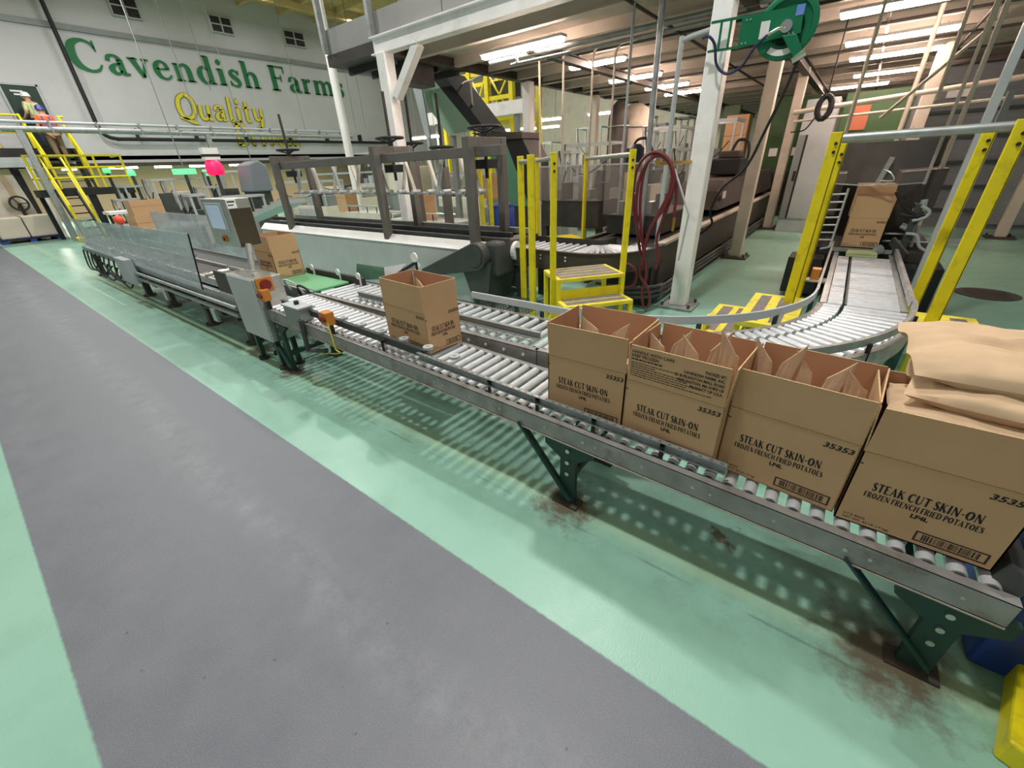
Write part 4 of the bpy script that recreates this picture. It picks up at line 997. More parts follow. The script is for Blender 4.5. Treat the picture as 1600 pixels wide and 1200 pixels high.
# ================================================================ turn after the case machine, dark packing line, yellow steps
ZC = .745
X1, YO, YI = -2.42, 4.30, 4.93          # outer edge y, inner edge y before the turn
RO2, RI2 = .74, .11; cx2, cy2 = X1, YO+RO2
tc_ = thing('curved_roller_conveyor', 'dark curved roller conveyor behind the yellow crossover steps', 'conveyor', (-2.6, 4.7, 0))
def path(r, a): return (cx2+r*math.cos(a), cy2+r*math.sin(a))
def railpath(r, z):
    P = [(-3.55, cy2-r, z), (X1, cy2-r, z)]+[path(r, -pi/2+pi/2*k/12)+(z,) for k in range(1, 13)]+[(cx2+r, cy2+.25, z)]
    return P
def ribbon(mb, P, h, t):
    n = len(P); vs = []
    for i, p in enumerate(P):
        a = Vector(P[max(i-1, 0)]); b = Vector(P[min(i+1, n-1)]); d = (b-a).normalized(); s = Vector((-d.y, d.x, 0))*t/2
        p = Vector(p); vs += [p-s, p+s, p+s+Vector((0, 0, h)), p-s+Vector((0, 0, h))]
    fs = [(0, 1, 2, 3), (4*n-1, 4*n-2, 4*n-3, 4*n-4)]
    for i in range(n-1):
        for k in range(4): fs.append((4*i+k, 4*i+4+k, 4*i+4+(k+1) % 4, 4*i+(k+1) % 4))
    return mb.add(vs, fs)
obj('outer_rail', ribbon(ribbon(ribbon(MB(), railpath(RO2, ZC-.21), .20, .012), railpath(RO2, ZC-.01), .012, .05), railpath(RO2, ZC-.215), .012, .05), BROWN, tc_)
obj('inner_rail', ribbon(MB(), railpath(RI2, ZC-.2), .25, .012), DARK, tc_)
mb = MB()
for x in (-3.4, -3.15, -3.0, -2.85, -2.5):
    for dz in (-.06, -.10): mb.cyl((x, YO-.006, ZC+dz), (x, YO-.012, ZC+dz), .011, 8)
obj('rail_bolts', mb, STICK, tc_)
sp = []
x = -3.5
while x < X1: sp.append(((x, YO+.03, ZC-.03), (x, YI-.03, ZC-.03))); x += .105
for k in range(13):
    a = -pi/2+pi/2*(k+.3)/13; sp.append((path(RO2-.03, a)+(ZC-.03,), path(RI2+.03, a)+(ZC-.03,)))
rollers(tc_, sp, .024)
for (x, y) in ((-3.2, 4.36), (-3.2, 4.88), (-2.75, 4.36), (-1.78, 5.1)): obj('leg', MB().box(x-.06, x+.06, y-.04, y+.04, 0, ZC-.2), DARK, tc_)
# wire tray on the floor below
wt = thing('wire_tray', 'dark wire mesh tray on the floor under the curved conveyor', 'tray', (-2.95, 4.0, 0))
mb = MB(); a = onz(742, 462, .16); b_ = onz(840, 462, .16); y0, y1 = 3.55, 4.2; x0, x1 = -3.25, -2.62
for i in range(13): mb.box(x0, x1, y0+i*.05-.004, y0+i*.05+.004, .150, .158)
for i in range(14): mb.box(x0+i*.048-.003, x0+i*.048+.003, y0, y1-.05, .158, .164)
obj('mesh', mb, CHARC, wt)
for x in (x0+.02, x1-.02):
    for y in (y0+.02, y1-.08): obj('leg', MB().box(x-.015, x+.015, y-.015, y+.015, 0, .15), CHARC, wt)

# ---- yellow crossover steps (turned away from the rest)
A = onz(866, 500, 0); B = onz(980, 487, 0)
A = Vector((-2.123, 3.469, 0)); B = A+Vector((.64, .768, 0))*.725
e1 = (B-A); WD = e1.length; e1.normalize(); e2 = Vector((e1.y, -e1.x, 0))   # e2 points down the steps, towards the camera side
def sp_(a, b, z): return A+e1*a+e2*b+Vector((0, 0, z))
def sbox(mb, a0, a1, b0, b1, z0, z1):
    P = [sp_(a, b, z) for z in (z0, z1) for a, b in ((a0, b0), (a1, b0), (a1, b1), (a0, b1))]
    return mb.add(P, [(0, 1, 2, 3), (7, 6, 5, 4), (0, 4, 5, 1), (1, 5, 6, 2), (2, 6, 7, 3), (3, 7, 4, 0)])
ys = thing('crossover_steps', 'yellow two step crossover with tall posts over the dark curved conveyor', 'steps', (A.x, A.y, 0), 0)
for z, b0, b1 in ((.66, -.42, .05), (.445, .0, .27), (.23, .22, .50)):
    tr = obj('tread', sbox(MB(), 0, WD, b0, b1, z-.04, z), YGRIP, ys, bevel=.006)
    for k in range(4 if z > .6 else 2): obj('grip_strip', sbox(MB(), .045, WD-.045, b0+.03+k*.11, b0+.115+k*.11, z, z+.003), GRIP, tr)
obj('riser', sbox(MB(), .04, WD-.04, .02, .03, .445, .54), YELLOW, ys)
for a in (.0, WD-.04):
    for b, z in ((.0, .445), (.225, .445), (.455, .23), (.01, .66), (-.41, .66)): obj('leg', sbox(MB(), a, a+.04, b, b+.04, 0, z-.04), YELLOW, ys)
C_ = Vector((-3.5, 5.2, 0)); E_ = Vector((-3.05, 5.75, 0)); up3 = Vector((0, 0, 1))
for a, q in ((-.045, C_), (WD-.012, E_)):
    p = obj('tall_post', sbox(MB(), a, a+.057, -.06, -.025, 0, 1.757), YELLOW, ys, bevel=.004)
    for zz in (1.60, 1.66): obj('post_bolt', sbox(MB(), a+.018, a+.036, -.026, -.019, zz, zz+.02), BLACK, p)
    obj('hand_rail', MB().cyl(sp_(a+.028, -.06, 1.715), q+up3*1.71, .022, 12), GALV, ys, smooth=True)
    obj('tall_post', MB().beam(q, q+up3*1.75, .065, .035), YELLOW, ys, bevel=.004)
f1_ = C_-e2*.02; obj('far_tread', MB().prism([C_+up3*.62, E_+up3*.62, E_-e2*.45+up3*.62, C_-e2*.45+up3*.62], (0, 0, .04)), YELLOW, ys)
for q in (C_-e2*.4, E_-e2*.4): obj('leg', MB().beam(q, q+up3*.62, .04, .04), YELLOW, ys)
# posts of the further crossover
t = thing('crossover_rail', 'pair of yellow posts with a grey rail beside the white column behind the steps', 'handrail', (-4.2, 6.2, 0))
P1 = onz(813, 247, 1.74); P2 = onz(829, 245, 1.74)
for p in (P1, P2): obj('tall_post', MB().box(p.x-.035, p.x+.035, p.y-.02, p.y+.02, 0, 1.76), YELLOW, t, bevel=.004)
obj('hand_rail', MB().cyl((P1.x, P1.y, 1.70), (P2.x, P2.y, 1.70), .024, 10), GALV, t, smooth=True)

# ---- dark packing line running away along the columns
pl = thing('packing_line', 'long dark brown conveyor line running away behind the columns', 'machine', (-2.1, 10, 0))
obj('side_panel', MB().box(-1.78, -1.72, 5.35, 14.8, .20, .70), BROWN, pl)
obj('rail', MB().box(-1.80, -1.70, 5.35, 14.8, .70, .735), TAN, pl)
obj('lower_rail', MB().box(-1.70, -1.66, 5.0, 14.8, .14, .18), CHARC, pl)
for z in (.10, .16, .22): obj('floor_pipe', MB().tube(smoothpts([(-2.3, 4.75, z+.08), (-1.95, 4.72, z+.08), (-1.70, 4.85, z+.08), (-1.60, 5.15, z+.06), (-1.60, 6, z+.03), (-1.60, 14.8, z)], 5), .02, 8), CHARC, pl, smooth=True)
obj('bed', MB().box(-2.75, -1.80, 5.35, 14.8, .55, .70), DARK, pl)
obj('far_panel', MB().box(-2.80, -2.74, 5.35, 14.8, .1, .74), BROWN, pl)
obj('hood', MB().prism([(-1.85, 8.6, .80), (-1.85, 14.6, .80), (-1.95, 14.6, 1.30), (-1.95, 9.2, 1.26), (-1.95, 8.8, 1.10)], (-.75, 0, 0)), BROWN, pl, bevel=.01)
for y in range(6, 15, 3): obj('leg', MB().box(-1.82, -1.74, y-.05, y+.05, 0, .22), DARK, pl)
obj('end_box', MB().box(-2.3, -1.74, 4.95, 5.35, .12, .70), DARK, pl)
obj('blue_drum', MB().cyl((-1.98, 5.02, .70), (-1.98, 5.34, .70), .05, 12), STEEL, pl)
a = onx(1135, 288, -1.84); st = obj('white_mark', MB().box(-1.846, -1.842, a.y-.12, a.y+.12, .98, 1.10), STICK, pl)
# smoky guard boxes over the line
for i, (x0, x1, y0, y1, z0, z1, lab) in enumerate(((-2.75, -1.9, 5.75, 7.3, 1.00, 1.62, 'smoky clear guard box behind the maroon hose'), (-4.3, -3.1, 6.4, 7.2, 1.12, 1.62, 'smoky clear guard box between the two pairs of yellow posts'))):
    g = thing('machine_guard', lab, 'guard', ((x0+x1)/2, (y0+y1)/2, .74), 0)
    mb = MB().box(x0, x1, y0, y0+.008, z0, z1).box(x1-.008, x1, y0, y1, z0, z1).box(x0, x0+.008, y0, y1, z0, z1); obj('clear_panels', mb, PLEXI2, g)
    obj('machine_block', MB().box(x0+.05, x1-.05, y0+.05, y1, .74 if i == 0 else .70, z0), DARK, g, bevel=.01)
    obj('top_frame', MB().box(x0, x1, y0-.005, y0+.02, z1, z1+.02), LGREY, g)
    for k in range(5):
        x = x0+.15+k*(x1-x0-.3)/4; obj('mechanism', MB().box(x-.05, x+.05, y0+.25, y0+.5, z0, z0+.15+.1*(k % 3)), (STEEL, CHARC, LGREY)[k % 3], g)
    for x in (x0+.08, x1-.08):
        if i: obj('leg', MB().box(x-.04, x+.04, y0+.1, y0+.2, 0, .70), DARK, g)
bm = thing('blower_motor', 'dark blue motor housing with a curved black duct left of the maroon hose', 'motor', (-3.4, 7.6, 0))
a = ony(992, 240, 7.6); obj('casing', MB().lathe((a.x, 7.6, a.z-.28), (0, 0, 1), [(.13, 0), (.15, .05), (.15, .36), (.08, .42)], 18), mat('navy_casing', (40, 52, 74), .4, .2, .1, 4), bm, smooth=True)
obj('duct', MB().tube(smoothpts([(a.x-.05, 7.6, a.z+.08), (a.x+.03, 7.6, a.z+.2), (a.x+.2, 7.6, a.z+.2), (a.x+.30, 7.6, a.z+.02)], 6), .022, 8), BLACK, bm, smooth=True)
obj('stand', MB().box(a.x-.06, a.x+.06, 7.54, 7.66, 0, a.z-.28), DARK, bm)

# ---- maroon hose hanging in loops from a bracket on the column
YH = 4.52
hs = thing('air_hose', 'maroon hose hanging in long loops beside the white hose reel column', 'hose', (-1.8, YH, 0))
for i, L_ in enumerate(([(1005,385),(990,330),(992,275),(1008,245),(1030,238),(1048,255),(1053,285),(1040,320),(1018,355),(1008,385),(1003,415)],
                        [(1001,400),(994,340),(998,285),(1015,250),(1038,244),(1050,270),(1046,300),(1025,340),(1010,372),(1006,400)],
                        [(1006,395),(1000,330),(1006,270),(1022,243),(1042,250),(1054,275),(1048,310),(1035,345),(1026,375),(1030,400),(1024,420)],
                        [(1003,405),(1000,430),(1012,450),(1015,472),(1010,482)],
                        [(1006,405),(1010,430),(1003,455),(1005,480)],
                        [(965,420),(980,412),(994,425),(990,445),(975,450)],
                        [(1053,270),(1057,300),(1054,330),(1053,352)])):
    P = [ony(x, y, YH+.012*i-.03) for x, y in L_]
    for p in P: p.z = max(p.z, .02)
    obj('hose_loop', MB().tube(smoothpts(P, 6), .016, 8), HOSE, hs, smooth=True)
a = ony(1053, 345, YH); obj('brass_fitting', MB().cyl((a.x, YH, a.z-.10), (a.x, YH, a.z+.03), .014, 10), BRASS, hs, smooth=True)
a = ony(1025, 247, YH); obj('hook', MB().tube([(a.x, YH, a.z-.02), (a.x+.03, YH, a.z-.05), (-1.47, 5.165, a.z-.05)], .018, 8), BRASS, hs)
a = ony(1054, 264, YH); b_ = ony(1076, 335, YH); obj('lance', MB().tube([(a.x, YH, a.z), (b_.x, YH, b_.z), (b_.x-.03, YH, b_.z-.45)], .010, 6), LGREY, hs)
# ---- green hose reel on the column
YR = 5.15
c = ony(1229, 42, YR); rr = .235
hr = thing('hose_reel', 'large green hose reel on a bracket at the top of the white column', 'hose reel', (c.x, YR, c.z))
ax = Vector((.12, -1, -.12)).normalized(); c = Vector(c)
obj('front_disc', MB().lathe(c, ax, [(0.02, .0), (rr*.55, .0), (rr*.78, .012), (rr*.80, .03), (rr*.95, .03), (rr, .022), (rr, .008), (rr*.9, .0)], 40), RGREEN, hr, smooth=True)
obj('drum', MB().cyl(c, c-ax*.16, rr*.62, 28), BLACK, hr); obj('rear_disc', MB().cyl(c-ax*.16, c-ax*.175, rr, 36), RGREEN, hr)
s1 = ax.cross(Vector((0, 0, 1))).normalized(); s1 = -s1 if s1.x < 0 else s1; s2 = s1.cross(ax); s2 = -s2 if s2.z < 0 else s2
def pr(a, b, d): return c+s1*a+s2*b+ax*d
arm = obj('mount_arm', MB().prism([pr(-.36, .12, .05), pr(.10, .13, .05), pr(.12, -.06, .05), pr(-.36, -.10, .05)], ax*.012), RGREEN, hr)
mb = MB()
for a_, b_ in ((-.32, .09), (-.29, .09), (-.33, -.07), (-.30, -.07), (.03, -.05), (.06, -.05)): mb.cyl(pr(a_, b_, .062), pr(a_, b_, .070), .008, 8)
obj('arm_bolts', mb, STEEL, arm)
obj('swivel_hub', MB().cyl(pr(0, 0, .05), pr(0, 0, .10), .045, 20), CHROME, hr, smooth=True)
obj('inlet_pipe', MB().tube([pr(0, -.01, .09), pr(-.06, -.01, .10), pr(-.13, -.04, .10)], .015, 10), CHROME, hr, smooth=True)
obj('name_plate', MB().prism([pr(-.20, .06, .064), pr(-.13, .06, .064), pr(-.13, -.06, .064), pr(-.20, -.06, .064)], ax*.002), STICK, hr)
obj('blue_sticker', MB().prism([pr(.05, .13, .064), pr(.11, .13, .064), pr(.11, .06, .064), pr(.05, .06, .064)], ax*.002), mat('blue_sticker', (110, 140, 214), .5, 0, .1, 20), hr)
obj('curved_label', MB().add([pr(.155*math.cos(R(235+k*8)), .155*math.sin(R(235+k*8)), .035) for k in range(10)]+[pr(.20*math.cos(R(235+k*8)), .20*math.sin(R(235+k*8)), .035) for k in range(10)], [(k, k+1, 11+k, 10+k) for k in range(9)]), STICK, hr)
obj('guide_arm', MB().prism([pr(-.02, -.06, .05), pr(.09, -.06, .05), pr(.17, -.20, .05), pr(.12, -.24, .05)], ax*.05), RGREEN, hr, bevel=.006)
obj('hose_roller', MB().cyl(pr(.10, -.25, .09), pr(.19, -.20, .09), .03, 12), CHROME, hr)
obj('bracket', MB().prism([pr(-.62, .13, .03), pr(-.36, .13, .03), pr(-.36, .11, .03), pr(-.62, .11, .03)], -ax*.03).prism([pr(-.62, -.08, .03), pr(-.36, -.08, .03), pr(-.36, -.10, .03), pr(-.62, -.10, .03)], -ax*.03).prism([pr(-.54, .12, .03), pr(-.52, .12, .03), pr(-.52, -.09, .03), pr(-.54, -.09, .03)], -ax*.02).prism([pr(-.46, .12, .03), pr(-.44, .12, .03), pr(-.44, -.09, .03), pr(-.46, -.09, .03)], -ax*.02), RGREEN, hr)
t = thing('feed_hose', 'navy hose sagging between the white column and the green reel', 'hose', (-1.1, 5.1, 2.4))
obj('hose', MB().tube(smoothpts([pr(-.13, -.04, .10), pr(-.22, -.12, .10), pr(-.30, -.24, .08), pr(-.42, -.28, .06), pr(-.52, -.20, .05), pr(-.56, -.05, .05), pr(-.62, .02, .05), pr(-.68, .02, .03)], 7), .012, 8), NAVY, t, smooth=True)
e_ = pr(.15, -.24, .08)
t = thing('reel_hose', 'black hose running down from the green reel across the tan columns', 'hose', (-1.2, 6.0, 1.4))
P = [e_]+[ony(x, y, 5.2+.9*i/6) for i, (x, y) in enumerate(((1222, 150), (1195, 205), (1165, 262), (1128, 295), (1110, 330), (1112, 350), (1095, 365)))]
obj('hose', MB().tube(smoothpts(P, 6), .014, 8), BLACK, t, smooth=True)

# ================================================================ lamps and pipes under the mezzanine
def tube_lamp(lab, x0, x1, y, z=3.2, mt=TUBE):
    t = thing('ceiling_lamp', lab, 'lamp', ((x0+x1)/2, y, z), 0, 'fluorescent lamps under the mezzanine')
    obj('housing', MB().box(x0-.02, x1+.02, y-.085, y+.085, z+.035, z+.075), WHITE, t, bevel=.01)
    obj('diffuser', MB().box(x0, x1, y-.06, y+.06, z-.015, z+.036), mt, t, bevel=.02)
    for x in (x0+.15, x1-.15): obj('hanger', MB().cyl((x, y, z+.075), (x, y, 3.31), .006, 6), GREYP, t)
for i, (a, b_, y) in enumerate(((-5.28, -3.80, 6.33), (-4.76, -3.70, 8.22), (-4.9, -3.76, 10.2), (-4.77, -3.74, 12.0), (-4.8, -3.72, 13.5))):
    tube_lamp('lamp in the left row under the mezzanine, ' + ('nearest the white beam', 'second from the white beam', 'third from the white beam', 'fourth from the white beam', 'fifth and farthest from the white beam')[i], a, b_, y)
for i, (a, b_, y) in enumerate(((-.70, .68, 8.2), (-.70, .66, 10.28), (-.68, .63, 12.0), (-.66, .52, 14.6), (-1.2, .05, 16.8))):
    tube_lamp('lamp in the right row under the mezzanine, ' + ('cut by the top edge of the photo', 'longest and brightest, over the tan column', 'just below the longest lamp', 'fourth down, crossed by pipes', 'lowest and farthest in the row')[i], a, b_, y)
for (px, py, y) in ((850, 183, 15), (852, 193, 18), (950, 165, 15), (665, 215, 12), (800, 203, 16)):
    a = ony(px, py, y); z = min(max(a.z, 2.4), 3.1)
    t = thing('far_lamp', 'small glowing lamp far behind under the open hall beyond the deck', 'lamp', (a.x, y, z), 0, 'small far lamps beyond the deck edge')
    obj('diffuser', MB().box(a.x-.7, a.x+.7, y-.08, y+.08, z-.03, z+.03), TUBEW, t, bevel=.02); obj('housing', MB().box(a.x-.75, a.x+.75, y-.1, y+.1, z+.031, z+.07), WHITE, t)
    for s in (-.5, .5): obj('hanger', MB().cyl((a.x+s, y, z+.07), (a.x+s, y, 3.45 if a.x > -6.5 else 9.2), .008, 6), GREYP, t)
def conduit(lab, pts, r, mt=GALV, name='conduit'):
    return single(name, MB().tube(pts, r, 10), mt, lab, 'pipe', smooth=True)
conduit('thicker of two parallel grey conduits slung under the mezzanine toward the white column', [(-5.2, 6.39, 3.14), (-1.0, 6.36, 3.14), (1.2, 6.36, 3.14)], .032)
conduit('thinner of two parallel grey conduits slung under the mezzanine toward the white column', smoothpts([(-4.6, 6.32, 3.27), (-4.58, 6.3, 3.06), (-4.4, 6.3, 3.04), (-1.0, 6.27, 3.04), (1.2, 6.27, 3.04)], 4), .022)
V = [ony(1036, -5, 5.6), ony(1012, 245, 5.6)]
conduit('vertical grey conduit reaching the top edge beside the maroon hose', [(V[0].x, 5.6, 3.31), (V[0].x+.02, 5.6, V[1].z-.3), (V[0].x+.02, 5.6, 0)], .034)
V = [ony(987, 62, 5.9), ony(975, 250, 5.9)]
conduit('thin vertical conduit second from the maroon hose, hanging from the pipes', [(V[0].x, 5.9, 3.3), (V[0].x, 5.9, 1.0)], .016, LGREY)
E0 = [ony(1118, 46, 5.45), ony(1070, 62, 5.45), ony(1063, 80, 5.45), ony(1045, 245, 5.45)]
conduit('white pipe with an elbow leaving the top of the white column', smoothpts([(-1.49, 5.40, E0[0].z), (E0[1].x, 5.45, E0[1].z), (E0[1].x-.03, 5.45, E0[1].z-.06), (E0[1].x-.03, 5.45, E0[3].z), (E0[1].x-.03, 5.45, .02)], 6), .026, LGREY, 'elbow_pipe')
for i, (px, py, px2, py2) in enumerate(((843, 112, 846, 285), (880, 128, 880, 300), (925, 132, 926, 240), (958, 140, 962, 250), (735, 118, 738, 215), (718, 118, 722, 205), (694, 118, 712, 330))):
    a = ony(px, py, 7.0+.2*i); b_ = ony(px2, py2, 7.0+.2*i); y = 7.0+.2*i
    conduit('thin pale bent conduit under the deck, ' + ('left of the yellow front posts', 'between the pairs of yellow posts', 'above the second pair of yellow posts', 'right of the second pair of yellow posts', 'beside the black elevator belt', 'touching the black elevator belt', 'running down past the gate frames')[i], smoothpts([(a.x+.35, y, 3.30), (a.x+.10, y, 3.28), (a.x, y, 3.18), (a.x, y, 3.0), (a.x, y, 1.2), (a.x, y, .02)], 5), .018, CREAMW)
for i, y in enumerate((7.6, 9.4, 11.2, 13.0)):
    conduit('dark pipe crossing below the joists under the mezzanine', [(-6.4, y, 3.27), (5, y, 3.27)], .018, BROWN)['group'] = 'dark pipes below the mezzanine joists'
for i, x in enumerate((-2.6, -.2, .9)):
    conduit('dark line running back under the mezzanine joists', [(x, 5.6, 3.28), (x, 22, 3.28)], .022, BROWN)['group'] = 'dark lines running back below the mezzanine'
conduit('upper tan pipe running right behind the black ring over the grey cabinets', [ony(1240, 176, 10.5), ony(1600, 120, 10.5)], .04, TAN)
conduit('lower tan pipe running right over the grey cabinets', [ony(1240, 190, 10.5), ony(1600, 150, 10.5)], .022, TAN)
for i, (p0, p1, y, r) in enumerate((((1575, 0), (1470, 300), 7.0, .022), ((1509, 22), (1440, 160), 7.6, .02), ((1545, 45), (1375, 185), 8.0, .022), ((1355, 95), (1330, 165), 9.5, .03), ((1450, 78), (1415, 190), 9.0, .03))):
    a = ony(*p0, y); b_ = ony(*p1, y)
    if i in (0, 1): pts = [(a.x, y, 3.3), (a.x+.03, y, max(b_.z, .4) if i else 0)]
    elif i == 2: pts = [(a.x, y, 3.46), (a.x, y, min(a.z, 3.3)), (b_.x, y, b_.z)]
    else: pts = [(a.x, y, 3.3), (a.x, y, 0)]
    conduit('pale rod under the right part of the deck, ' + ('longest one, down past the clear guard', 'short one ending above the grey rail', 'slanting one', 'beside the black ring', 'before the rusty tan column')[i], pts, r, TAN)
a = ony(1288, 168, 9.6)
t = thing('cable_ring', 'black coil of cable hanging before the light grey cabinet', 'cable', (a.x, 9.6, a.z))
obj('coil', MB().tube([(a.x+.09*math.cos(2*pi*k/14), 9.6+.02*(k % 2), a.z+.16*math.sin(2*pi*k/14)) for k in range(14)], .045, 8, closed=True), BLACK, t, smooth=True)
obj('loose_end', MB().tube(smoothpts([(a.x-.08, 9.6, a.z-.1), (a.x-.2, 9.6, a.z-.3), (a.x-.4, 9.6, a.z-.32)], 5), .012, 6), BLACK, t)
obj('hook', MB().cyl((a.x, 9.6, a.z+.15), (a.x, 9.6, 3.47), .01, 6), BLACK, t)

# ================================================================ right: yellow crossover, clear guard, carton erector
yc_ = thing('crossover_platform', 'yellow crossover with wide posts and a grey top rail around the straight conveyor', 'platform', (.3, 4.6, 0))
def tread(x0, x1, y0, y1, z, strips):
    tr = obj('tread', MB().box(x0, x1, y0, y1, z-.05, z), YGRIP, yc_, bevel=.006)
    for a0, a1 in strips: obj('grip_strip', MB().box(a0, a1, y0+.06, y1-.08, z, z+.003), GRIP, tr)
tread(-.52, -.08, 3.86, 4.84, .40, ((-.45, -.36), (-.28, -.19)))
tread(-.86, -.50, 4.0, 4.95, .20, ((-.80, -.70), (-.64, -.56)))
tread(.64, 1.10, 3.98, 4.84, .40, ((.93, 1.03),))
tread(1.08, 1.42, 4.0, 4.80, .20, ((1.16, 1.26),))
for (x, y, z) in ((-.5, 3.9, .35), (-.5, 4.78, .35), (-.12, 4.78, .35), (-.84, 4.04, .15), (-.84, 4.9, .15), (.68, 4.02, .35), (.68, 4.78, .35), (1.05, 4.02, .35), (1.38, 4.04, .15), (1.38, 4.74, .15)):
    obj('leg', MB().box(x-.02, x+.02, y-.02, y+.02, 0, z), YELLOW, yc_)
def post(x, y, z0, z1, w=.085):
    p = obj('wide_post', MB().box(x-w/2, x+w/2, y-.015, y+.015, z0, z1).box(x+w/2-.012, x+w/2, y-.015, y+.05, z0, z1), YELLOW, yc_, bevel=.004)
    for dz in (.08, .14): obj('post_bolt', MB().cyl((x+.01, y-.015, z1-dz), (x+.01, y-.03, z1-dz), .012, 8), BLACK, p)
post(-.205, 4.60, 0, 1.80); post(-.155, 4.86, .0, 1.72, .06)
post(.775, 4.42, 0, 1.80); post(.71, 4.97, .05, 1.77, .075)
zr = ony(1308, 210, 4.60).z
obj('top_rail', MB().cyl((-.16, 4.58, 1.755), (1.6, 4.42, 1.775), .030, 14), GALV, yc_, smooth=True)
obj('warning_sign', MB().box(-.80, -.78, 3.98, 4.16, .20, .32), YGRIP, yc_)
single('yellow_post', MB().box(1.20, 1.30, 3.9, 4.0, 0, 1.8), mat('deep_yellow_paint', (232, 182, 14), .45, 0, .06, 4), 'deep yellow post at the right edge behind the piled paper bags', 'post', bevel=.008)
al = thing('aluminium_frame', 'slim aluminium post with a slotted cross bar right of the straight conveyor', 'post', (.75, 5.6, 0))
obj('post', MB().box(.72, .78, 5.57, 5.63, 0, 3.3), LGREY, al, bevel=.004)
obj('rear_post', MB().box(.95, 1.0, 6.6, 6.65, 0, 2.1), GREYP, al)
a = onz(1440, 365, .75); obj('cross_bar', MB().box(.72, 1.06, 5.60, 5.63, .86, .90), GREYP, al)
# clear curved guard
gd = thing('curved_guard', 'curved smoky clear guard hanging above the carton erector', 'guard', (.2, 6.5, 1.32))
n = 16; P0 = []; 
for k in range(n+1):
    f = k/n; x = -.24+.88*f; y = 6.75-.45*math.sin(pi*f)
    P0.append((x, y))
mb = MB(); vs = [(x, y, 1.32) for x, y in P0]+[(x*1.03-.01, y, 1.80) for x, y in P0]
vs += [(x, y+.008, z) for x, y, z in vs]; N = n+1; fs = []
for k in range(n):
    fs += [(k, k+1, N+k+1, N+k), (2*N+k+1, 2*N+k, 3*N+k, 3*N+k+1), (N+k, N+k+1, 3*N+k+1, 3*N+k), (k+1, k, 2*N+k, 2*N+k+1)]
mb.add(vs, fs); obj('clear_panel', mb, PLEXI2, gd)
obj('top_edge', MB().tube([(x*1.03-.01, y, 1.80) for x, y in P0], .008, 6), TAN, gd); obj('bottom_edge', MB().tube([(x, y, 1.32) for x, y in P0], .007, 6), LGREY, gd)
a = ony(1383, 262, 6.33)
obj('handle', MB().beam((a.x-.02, 6.27, a.z-.14), (a.x+.03, 6.27, a.z+.10), .045, .012, up=(0, 1, 0)), STEEL, gd)
obj('handle_loop', MB().tube(smoothpts([(a.x-.02, 6.27, a.z-.12), (a.x+.10, 6.22, a.z-.12), (a.x+.06, 6.24, a.z-.05), (a.x, 6.27, a.z-.02)], 5), .008, 6), STEEL, gd)
for x in (-.22, .63): obj('support', MB().cyl((x, 6.78, 1.3), (x, 6.78, 3.3), .015, 8), TAN, gd)
# erector
er = thing('carton_erector', 'dark carton erecting machine at the head of the straight conveyor', 'machine', (.25, 7.2, 0))
obj('base', MB().box(-.35, .95, 6.75, 8.3, .10, .60), DARK, er, bevel=.01)
for x in (-.3, .88):
    for y in (6.8, 8.2): obj('leg', MB().box(x-.04, x+.04, y-.04, y+.04, 0, .12), DARK, er)
obj('side_box', MB().box(-.42, -.05, 6.35, 6.75, .06, .50), BLACK, er, bevel=.01)
obj('side_box', MB().box(.62, .98, 6.0, 6.8, .06, .55), BLACK, er, bevel=.01)
obj('hopper', MB().prism([(-.30, 6.9, .95), (-.10, 6.9, .95), (-.10, 6.9, 1.42), (-.30, 6.9, 1.42)], (0, 1.0, 0)), BROWN, er)
obj('hopper', MB().prism([(.42, 6.9, .75), (.80, 6.9, 1.05), (.80, 6.9, 1.45), (.42, 6.9, 1.42)], (0, 1.0, 0)), BROWN, er)
obj('back_plate', MB().box(-.3, .8, 7.9, 7.94, .6, 1.75), BROWN, er)
obj('magazine', MB().box(.05, .42, 6.86, 7.6, .95, 1.28), CARD, er)
for i in range(7):
    z = .70+i*.085; obj('guide_rod', MB().cyl((-.26, 6.50, z), (-.04, 6.50, z+.01), .010, 8), LGREY, er)
obj('guide_upright', MB().cyl((-.03, 6.5, .66), (-.03, 6.5, 1.28), .012, 8), LGREY, er); obj('guide_upright', MB().cyl((-.26, 6.5, .60), (-.26, 6.5, 1.30), .014, 8), BROWN, er)
obj('guide_shoe', MB().tube(smoothpts([(-.03, 6.5, .68), (-.04, 6.46, .63), (-.12, 6.42, .61)], 5), .014, 8), LGREY, er)
for z in (.72, .80): obj('push_rod', MB().cyl((.44, 6.55, z), (.90, 6.55, z+.01), .010, 8), LGREY, er)
obj('front_bar', MB().box(.0, .55, 6.34, 6.38, .61, .65), GALV, er)
obj('roller_end', MB().cyl((.42, 6.28, .66), (.42, 6.34, .66), .05, 16), GALV, er, smooth=True)
obj('kicker', MB().beam((.52, 6.45, .74), (.66, 6.15, .62), .03, .09), CHARC, er)
obj('bracket', MB().box(.60, .95, 6.3, 6.6, .55, .64), BROWN, er)
for i, (L_, m) in enumerate((([(1425, 345), (1445, 340), (1452, 330), (1440, 322)], LGREY), ([(1415, 365), (1432, 368), (1436, 385), (1448, 393)], LGREY), ([(1400, 300), (1415, 325), (1435, 340)], BLACK), ([(1405, 335), (1425, 338), (1445, 335)], BLACK))):
    obj('air_tube', MB().tube(smoothpts([ony(x, y, 6.4) for x, y in L_], 6), .016, 8), m, er, smooth=True)
for (px0, py0, px1, py1) in ((1432, 325, 1420, 365), (1445, 312, 1440, 330), (1408, 352, 1425, 360)):
    a = ony(px0, py0, 6.5); b_ = ony(px1, py1, 6.5); obj('air_cylinder', MB().cyl(a, b_, .03, 12), LGREY, er, smooth=True)
obj('angle_plate', MB().box(.60, .66, 6.42, 6.75, .62, 1.12), CHARC, er)
